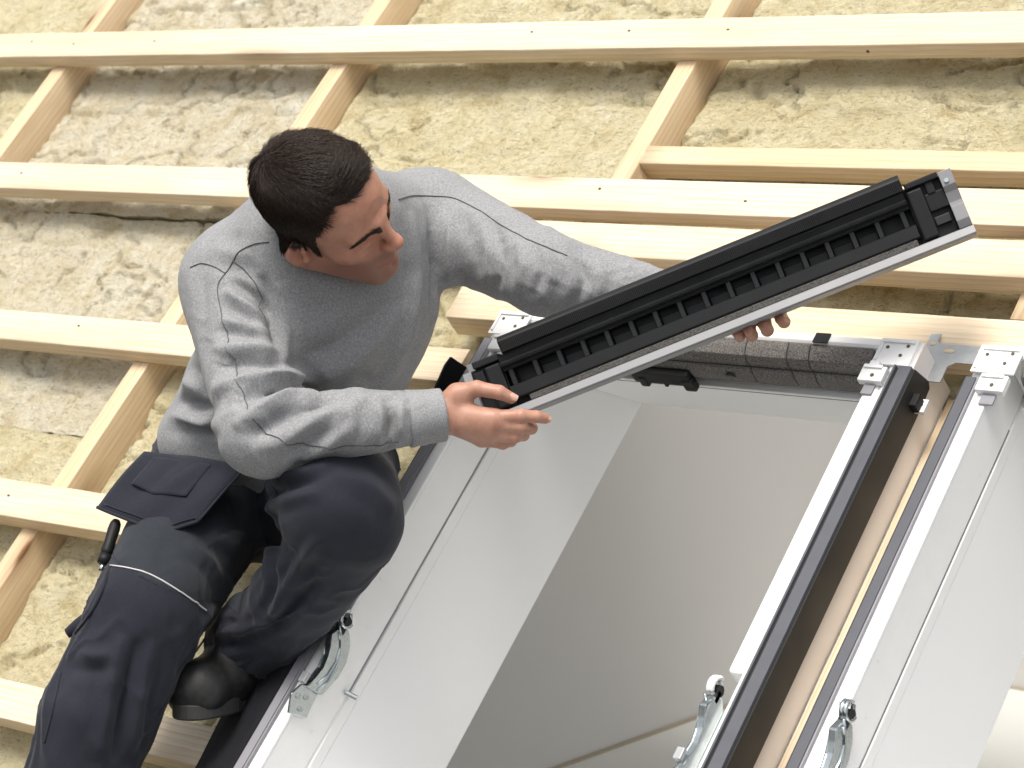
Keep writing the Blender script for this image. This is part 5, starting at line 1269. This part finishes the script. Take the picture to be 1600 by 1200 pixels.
# trousers ---------------------------------------------------------------------
def mat_twill(name, col):
    t = NT(name)
    v = t.coord('Object')
    n = t.noise(v, 700, 3, 0.7); n2 = t.noise(v, 12, 4, 0.55)
    c = t.ramp(n, [(0.3, tuple(x*0.7 for x in col)), (0.7, tuple(x*1.35 for x in col))])
    c = t.mix(t.ramp(n2, [(0.45, (0, 0, 0)), (0.75, (0.35, 0.35, 0.35))]), c, tuple(x*1.7+0.004 for x in col))
    m = t.out(c, 0.82, t.bump(n, 0.25, 0.0008), spec=0.2)
    t.b.inputs['Sheen Weight'].default_value = 0.10
    return m
TWILL = mat_twill("dark navy work twill", (0.0170, 0.0185, 0.0270))
TWILL2 = mat_twill("dark grey knee twill", (0.022, 0.0255, 0.0325))
PIPE = mat_plain("pale reflective piping", (0.55, 0.54, 0.53), 0.5)
def trousers():
    ks = ('pelvis', 'hipR', 'hipL', 'knR', 'shinR', 'anR', 'knL', 'anL')
    f = Field(np.min([J[k] for k in ks], 0)-0.15, np.max([J[k] for k in ks], 0)+0.15, 0.0044)
    f.cone(J['pelvis']-side*0.05, J['pelvis']+side*0.05, 0.125, 0.125, 0.03)
    f.cone(J['pelvis'], J['waist']*0.6+J['pelvis']*0.4, 0.158, 0.150, 0.03, flat=(front, 0.75))
    f.cone(J['pelvis'], J['hipR'], 0.12, 0.108, 0.04)
    f.cone(J['pelvis'], J['hipL'], 0.12, 0.105, 0.04)
    f.cone(J['hipR'], J['knR'], 0.108, 0.084, 0.03)
    f.chain([J['knR'], J['shinR'], J['anR']], [0.084, 0.083, 0.080], 0.02)
    f.cone(J['hipL'], J['knL'], 0.104, 0.090, 0.02)
    f.cone(J['calL'], J['calM'], 0.074, 0.064, 0.02)
    f.cone(J['calM'], J['anL'], 0.064, 0.064, 0.02)
    V, F = f.mesh(3)
    N = vnormals(V, F)
    V = wrinkle(V, N, J['hipR'], J['knR'], 0.005, 12, 21, 0.15, env=([0, 0.4, 0.8, 1], [1, 0.3, 0.4, 0.8]))
    V = wrinkle(V, N, J['knR'], J['anR'], 0.006, 12, 22, 0.14)
    V = wrinkle(V, N, J['hipL'], J['knL'], 0.007, 14, 23, 0.14, env=([0, 0.5, 0.85, 1], [1, 0.6, 0.2, 0.1]))
    V = wrinkle(V, N, J['knL'], J['anL'], 0.009, 13, 26, 0.13, env=([0, 0.3, 0.6, 1], [0.2, 0.7, 1, 1]))
    V = V+N*(0.005*noise3(V, 7, 15)+0.0012*noise3(V, 34, 19))[:, None]
    V = folds(V, vnormals(V, F), FOLD_T)
    return V, F
TV, TF = trousers()
trous = wobj("trousers", TV, TF, TWILL, person)

# seams, panels, pockets ---------------------------------------------------------
from mathutils.bvhtree import BVHTree
def bvh(V, F): return BVHTree.FromPolygons([Vector(p) for p in V], [tuple(int(i) for i in q) for q in F])
S_BVH = bvh(SV, SF); T_BVH = bvh(TV, TF)
def on_cloth(tree, pts, lift):
    r = []
    for p in pts:
        loc, nrm, i, d = tree.find_nearest(Vector(p))
        r.append((np.array(loc)+np.array(nrm)*lift, np.array(nrm)))
    return r
SEAM = mat_plain("dark grey seam thread", (0.11, 0.111, 0.115), 0.9)  # thread in one even dark grey
def seam(name, tree, pts, rad, mat, parent, lift=0.0, flat=0.6):
    P = np.array(pts); L = np.r_[0, np.cumsum(np.linalg.norm(np.diff(P, axis=0), axis=1))]
    ts = np.linspace(0, L[-1], max(6, int(L[-1]/0.004)))
    q = on_cloth(tree, np.stack([np.interp(ts, L, P[:, i]) for i in range(3)], 1), lift)
    bm = bmesh.new(); add_tube(bm, [p-ORG for p, _ in q], rad, 6, up=q[len(q)//2][1])
    return link(name, bm_mesh(name, bm, True), mat, parent)
for k in LINES:
    if k.startswith('seam'): seam("seam", S_BVH, LINES[k], 0.0008, SEAM, sweat, 0.0009)
seam("piping", T_BVH, LINES['piping'], 0.0013, PIPE, trous, 0.0012)
seam("seam", T_BVH, LINES['side_seam'], 0.003, TWILL, trous, 0.001)
seam("seam", T_BVH, LINES['shin_seam'], 0.002, TWILL, trous, 0.0005)

def thigh_panel():
    """second layer of cloth over the right thigh, ending at the piping"""
    a, b = J['hipR'], J['knR']; ax = unit(b-a); L = np.linalg.norm(b-a)
    c = TV[TF].mean(1); q = c-a; t = q@ax; r = q-t[:, None]*ax
    pip = np.array(LINES['piping']).mean(0); tp = (pip-a)@ax
    pl = np.array(LINES['piping']); sl_n = unit(np.cross(pl[-1]-pl[0], CB)); sl_n = sl_n if sl_n@ax > 0 else -sl_n
    m = (np.linalg.norm(r, axis=1) < 0.14) & (t > -0.06) & (((c-pip)@sl_n) < -0.001) & ((c-pip)@sl_n > -0.34) & ((q@unit(J['hipL']-J['hipR'])) < 0.10)
    ids = np.unique(TF[m]); mp = -np.ones(len(TV), int); mp[ids] = np.arange(len(ids))
    N = vnormals(TV, TF)
    PV = TV[ids]+N[ids]*0.0012
    sd_ = (PV-pip)@sl_n; e = sd_ > -0.0055
    PV[e] -= sl_n*sd_[e][:, None]
    return wobj("thigh_panel", PV, mp[TF[m]], TWILL2, trous)
thigh_panel()

def flap(name, top, bot, mat, parent, bulge=0.008, th=0.0028, wav=0.004, seed=1, rows=14, cols=22):
    """a loose pocket of cloth hanging from its top edge"""
    def samp(pl, t):
        pl = np.array(pl); L = np.r_[0, np.cumsum(np.linalg.norm(np.diff(pl, axis=0), axis=1))]; L /= L[-1]
        return np.array([np.interp(t, L, pl[:, i]) for i in range(3)])
    nrm = unit(np.cross(np.array(top[-1])-np.array(top[0]), np.array(bot[0])-np.array(top[0])))
    if nrm@CB < 0: nrm = -nrm
    G = np.zeros((rows, cols, 3))
    for i in range(rows):
        for j in range(cols):
            s = i/(rows-1); t = j/(cols-1)
            p = samp(top, t)*(1-s)+samp(bot, t)*s
            w = wav*(math.sin(t*13+seed+s*2)*0.5+math.sin(t*7.3+2*seed)*0.6)*math.sin(math.pi*min(1, s*0.8+0.1))
            G[i, j] = p+nrm*(bulge*math.sin(math.pi*s)*math.sin(math.pi*t)+w)
    n = rows*cols; V = np.concatenate([G.reshape(-1, 3), (G-nrm*th).reshape(-1, 3)])
    idx = np.arange(n).reshape(rows, cols)
    F = np.stack([idx[:-1, :-1], idx[1:, :-1], idx[1:, 1:], idx[:-1, 1:]], -1).reshape(-1, 4)
    rim = np.concatenate([idx[0, :], idx[1:, -1], idx[-1, -2::-1], idx[-2:0:-1, 0]])
    F = np.concatenate([F, F[:, ::-1]+n, np.stack([rim, np.roll(rim, -1), np.roll(rim, -1)+n, rim+n], -1)])
    return wobj(name, V, F, mat, parent), G, nrm
pk, G, pn = flap("tool_pocket", [J['fl_a'], J['fl_b'], J['fl_c']], [J['fl_f'], J['fl_e'], J['fl_d']], TWILL, trous, 0.010, 0.003, 0.0065)
inn = [[G[1, 3], G[1, 9], G[1, 15]], [G[7, 3], G[8, 9], G[7, 15]]]
flap("inner_pocket", [p+pn*0.0015 for p in inn[0]], [p+pn*0.003 for p in inn[1]], TWILL, trous, 0.003, 0.0025, 0.004, 4)
def edge_roll(pts, r, name="pocket_hem"):
    bm = bmesh.new(); add_tube(bm, [p-ORG for p in pts], r, 6); link(name, bm_mesh(name, bm, True), TWILL, pk)
edge_roll([G[-1, j] for j in range(22)], 0.0028)
edge_roll([G[i, -1] for i in range(14)], 0.0020)
edge_roll([G[-2, j]+pn*0.001 for j in range(1, 21)], 0.0012)

# folding tool in the leg pocket, held by its clip
def leg_tool():
    a, b = J['knife0'], J['knife1']
    root = empty("pocket_tool", a)
    tag(root, "black tool handle sticking out of the leg pocket on the man's right thigh", "tool")
    bm = bmesh.new()
    ax = b-a
    add_tube(bm, [a-ax*0.15-a, a-ax*0.05-a, ax*0.15, ax*0.5, ax*0.85, ax*1.0], [0.0055, 0.0085, 0.0095, 0.0088, 0.0098, 0.0075], 12)
    link("tool_handle", bm_mesh("tool_handle", bm, True), BLACKP, root)
    bm = bmesh.new(); add_tube(bm, [ax*0.98, ax*1.25], [0.0098, 0.0098], 12)
    link("tool_collar", bm_mesh("tool_collar", bm, True), BLACKP, root)
    bm = bmesh.new(); add_tube(bm, [ax*1.25, ax*1.5], [0.004, 0.004], 10)
    link("tool_shank", bm_mesh("tool_shank", bm, True), STEEL, root)
leg_tool()
bm = bmesh.new(); add_tube(bm, [J['chainR']-ORG, J['chainR']-ORG+CU*0.012+CR*0.02, J['chainR']-ORG+CU*0.03+CR*0.035], [0.008, 0.013, 0.008], 10)
link("pocket_loop", bm_mesh("pocket_loop", bm, True), TWILL, trous)

# shoe ---------------------------------------------------------------------------
LEATHER = mat_plain("black shoe leather", (0.015, 0.015, 0.015), 0.55, var=0.4, scale=70, bump=0.2, bscale=300)
RUBBER = mat_plain("black shoe sole", (0.036, 0.036, 0.035), 0.7, var=0.2)
def shoe():
    h, t, an = J['heelL'], J['toeL'], J['anL']
    fw = unit(t-h); L = np.linalg.norm(t-h)
    up = np.array([0, -0.25, 1.0]); up = unit(up-fw*(up@fw)); sd = np.cross(fw, up)
    lo = np.min([h, t, an], 0)-0.08; hi = np.max([h, t, an], 0)+0.08
    f = Field(lo, hi, 0.003)
    f.cone(h+up*0.035, h+fw*L*0.5+up*0.040, 0.036, 0.042, 0.02)
    f.cone(h+fw*L*0.5+up*0.034, t-fw*0.035+up*0.030, 0.045, 0.043, 0.02)
    f.cone(t-fw*0.035+up*0.028, t-fw*0.030+up*0.026+sd*0.008, 0.040, 0.040, 0.02)
    f.cone(h+fw*0.03+up*0.05, an, 0.042, 0.045, 0.03)
    f.cone(h+fw*L*0.35+up*0.07, an+fw*0.02, 0.034, 0.040, 0.03)
    f.cone(t-fw*0.085+up*0.074-sd*0.05, t-fw*0.085+up*0.074+sd*0.05, 0.004, 0.004, 0.006, 'sub')
    for q in (-1, 1):
        f.cone(t-fw*0.02+up*0.014+sd*q*0.05, h+up*0.014+sd*q*0.045, 0.0025, 0.0025, 0.003, 'sub')
        f.cone(h+fw*L*0.40+up*0.100+sd*q*0.020, t-fw*0.080+up*0.068+sd*q*0.017, 0.0055, 0.0045, 0.004)
    V, F = f.mesh(2)
    s = wobj("shoe", V, F, LEATHER, person)
    out = []
    for k in range(40):
        a = 2*math.pi*k/40; ca, sa = math.cos(a), math.sin(a)
        x = (L/2+0.012)*ca; w = 0.046 if ca > 0 else 0.040
        w *= (1-0.18*math.exp(-((x+0.02)/0.05)**2))
        out.append((x, np.sign(sa)*abs(sa)**0.75*w))
    bm = bmesh.new(); c = (h+t)/2
    lvl = [(-0.012, 0.97), (-0.009, 1.0), (0.010, 1.0), (0.013, 0.97)]
    rings = [[bm.verts.new(c+fw*x*q+sd*y*q+up*z-ORG) for x, y in out] for z, q in lvl]
    for i in range(len(rings)-1):
        for k in range(40): bm.faces.new((rings[i][k], rings[i][(k+1) % 40], rings[i+1][(k+1) % 40], rings[i+1][k]))
    bm.faces.new(rings[0][::-1]); bm.faces.new(rings[-1])
    link("sole", bm_mesh("sole", bm, False), RUBBER, s)
    bm = bmesh.new()
    b0 = h+fw*L*0.52+up*0.085
    for i in range(4):
        m0 = b0+fw*0.020*i-up*0.0085*i
        add_tube(bm, [m0-sd*0.028-up*0.012-ORG, m0+up*0.0-ORG, m0+sd*0.028-up*0.012-ORG], 0.0022, 6)
    add_tube(bm, [b0+sd*0.01-ORG, b0+sd*0.03+up*0.012-ORG, b0+sd*0.05-up*0.012-ORG], 0.0018, 6)
    add_tube(bm, [b0-ORG, b0-sd*0.03+up*0.016-ORG, b0-sd*0.055-up*0.004+fw*0.01-ORG], 0.0018, 6)
    link("shoelace", bm_mesh("shoelace", bm, True), RUBBER, s)
shoe()

# hair, eyebrows, lashes ------------------------------------------------------------
def mat_hair():
    t = NT("dark brown hair")
    v = t.coord('Object'); n = t.noise(v, 240, 2, 0.6)
    c = t.ramp(n, [(0.3, (0.016, 0.010, 0.007)), (0.55, (0.036, 0.022, 0.0145)), (0.8, (0.10, 0.062, 0.038))])
    return t.out(c, 0.5, spec=0.35)
HAIRM = mat_hair()
def hair_edge(x, y):
    """lowest z that hair grows at, along the side of the head"""
    ys = [-0.12, -0.085, -0.060, -0.040, -0.026, -0.012, 0.000, 0.006, 0.012, 0.020, 0.024, 0.028, 0.036, 0.044, 0.054, 0.066, 0.08]
    zs = [-0.062, -0.058, -0.045, -0.022, -0.002, 0.010, 0.010, 0.006, -0.016, -0.016, 0.012, 0.040, 0.058, 0.076, 0.086, 0.092, 0.098]
    z = np.interp(y, ys, zs)
    return z+0.010*np.exp(-(np.abs(x)-0.048)**2/0.012**2)*(y > 0.03)
def hair():
    rng = np.random.default_rng(4)
    L = VH; N = vnormals(VH, FH)
    ear = (np.abs(L[:, 0]) > 0.0780) & (L[:, 2] < 0.014) & (L[:, 1] > -0.04) & (L[:, 1] < 0.02)
    inside = (L[:, 2] > hair_edge(L[:, 0], L[:, 1])) & ~ear
    m = inside[FH].all(1)
    dist = L[:, 2]-hair_edge(L[:, 0], L[:, 1])
    thick = 0.0065*np.clip(dist/0.02, 0.12, 1)+0.007*np.clip((L[:, 2]-0.07)/0.05, 0, 1)*np.clip(dist/0.02, 0.1, 1)
    thick = thick+0.0018*noise3(L, 42, 3)*np.clip(dist/0.015, 0, 1)
    ids = np.unique(FH[m]); mp = -np.ones(len(L), int); mp[ids] = np.arange(len(ids))
    cap = L[ids]+N[ids]*thick[ids][:, None]*0.35
    hobj = wobj("hair", HP(cap), mp[FH[m]], HAIRM, person)
    # strands
    fc = FH[m]; ctr = L[fc].mean(1); nf = N[fc].mean(1); nf /= np.linalg.norm(nf, axis=1, keepdims=True)
    th = thick[fc].mean(1); dd = dist[fc].mean(1)
    k = 24000
    sel = rng.choice(len(fc), k, replace=True)
    w4 = rng.dirichlet([1, 1, 1, 1], k)
    P = (L[fc[sel]]*w4[:, :, None]).sum(1); n = nf[sel]; t_ = th[sel]; d_ = dd[sel]
    whorl = np.array([0.006, -0.072, 0.112])
    g = P-whorl; g -= n*(g*n).sum(1, keepdims=True); gl = np.linalg.norm(g, axis=1, keepdims=True)+1e-6
    g = g/gl
    sw = np.cross(n, g)
    top = np.clip((P[:, 2]-0.06)/0.05, 0, 1)[:, None]
    down = np.tile(np.array([0, 0.12, -1.0]), (k, 1)); down -= n*(down*n).sum(1, keepdims=True); down /= np.linalg.norm(down, axis=1, keepdims=True)+1e-6
    fr = np.clip((P[:, 1]-0.012)/0.03, 0, 1)[:, None]*top
    back = np.tile(np.array([-0.75, -0.35, 0.3]), (k, 1)); back -= n*(back*n).sum(1, keepdims=True); back /= np.linalg.norm(back, axis=1, keepdims=True)+1e-6
    g = g*(1-0.8*fr)+back*0.8*fr
    g = g*top+down*(1-top)
    cl = noise3(P, 26, 6)[:, None]*2.6
    g = g+sw*(0.35*np.exp(-gl/0.03)+cl*0.6)+rng.normal(0, 1.0, (k, 3))*(0.15+0.7*np.exp(-gl/0.010))
    g -= n*(g*n).sum(1, keepdims=True); g /= np.linalg.norm(g, axis=1, keepdims=True)+1e-6
    ln = (0.015+0.017*top[:, 0]+0.006*np.clip((P[:, 1]-0.03)/0.05, 0, 1)*top[:, 0])*rng.uniform(0.7, 1.2, k)*np.clip(d_/0.012, 0.45, 1)
    lift = (0.20+0.30*top[:, 0]+0.35*np.clip(noise3(P, 22, 12), -0.4, 0.6))*rng.uniform(0.6, 1.3, k)
    seg = 4; rad = rng.uniform(0.00030, 0.00055, k)
    base = P+n*(t_*rng.uniform(0.3, 0.75, k))[:, None]
    pts = []
    for s in range(seg+1):
        u = s/seg
        pts.append(base+g*(ln*u)[:, None]+n*(ln*lift*(u-0.75*u*u))[:, None]-n*(0.0012*u*u*60*ln)[:, None]*0.5)
    V = np.zeros((k, seg+1, 3, 3))
    e1 = np.cross(g, n)
    for s in range(seg+1):
        r = rad*(1-0.75*(s/seg)**1.5)
        for j in range(3):
            a = 2*math.pi*j/3
            V[:, s, j] = pts[s]+(e1*math.cos(a)+n*math.sin(a))*r[:, None]
    V = V.reshape(-1, 3)
    b = (np.arange(k)*(seg+1)*3)[:, None, None]
    s = np.arange(seg)[None, :, None]*3; j = np.arange(3)[None, None, :]; j2 = (j+1) % 3
    F = np.stack([b+s+j, b+s+j2, b+s+3+j2, b+s+3+j], -1).reshape(-1, 4)
    so = wobj("hair_strands", HP(V), F, HAIRM, hobj); so["kind"] = "stuff"
    return hobj
hair()
def brows():
    rng = np.random.default_rng(9)
    HB = bvh(VH, FH)
    for s in (-1, 1):
        bm = bmesh.new()
        for i in range(340):
            t = rng.uniform(0, 1)
            c = np.array([s*(0.012+0.038*t), 0.110-0.034*t*t, 0.031+0.006*math.sin(t*2.6)-0.004*t*t])
            c[2] += rng.normal(0, 0.0030)*(1-0.5*t)-0.003
            loc, nrm, _, _ = HB.find_nearest(Vector(c))
            loc = np.array(loc); nrm = np.array(nrm)
            d = unit(np.array([s*1.0, -0.35-0.5*t, 0.35-0.75*t])+rng.normal(0, 0.18, 3)); d = unit(d-nrm*(d@nrm)*0.8)
            ln = rng.uniform(0.006, 0.010)
            P = HP([loc, loc+d*ln*0.5+nrm*0.0014, loc+d*ln+nrm*0.0012])-ORG
            add_tube(bm, list(P), [0.0005, 0.00045, 0.0002], 3)
        link("eyebrow", bm_mesh("eyebrow", bm, True), HAIRM, person)
brows()
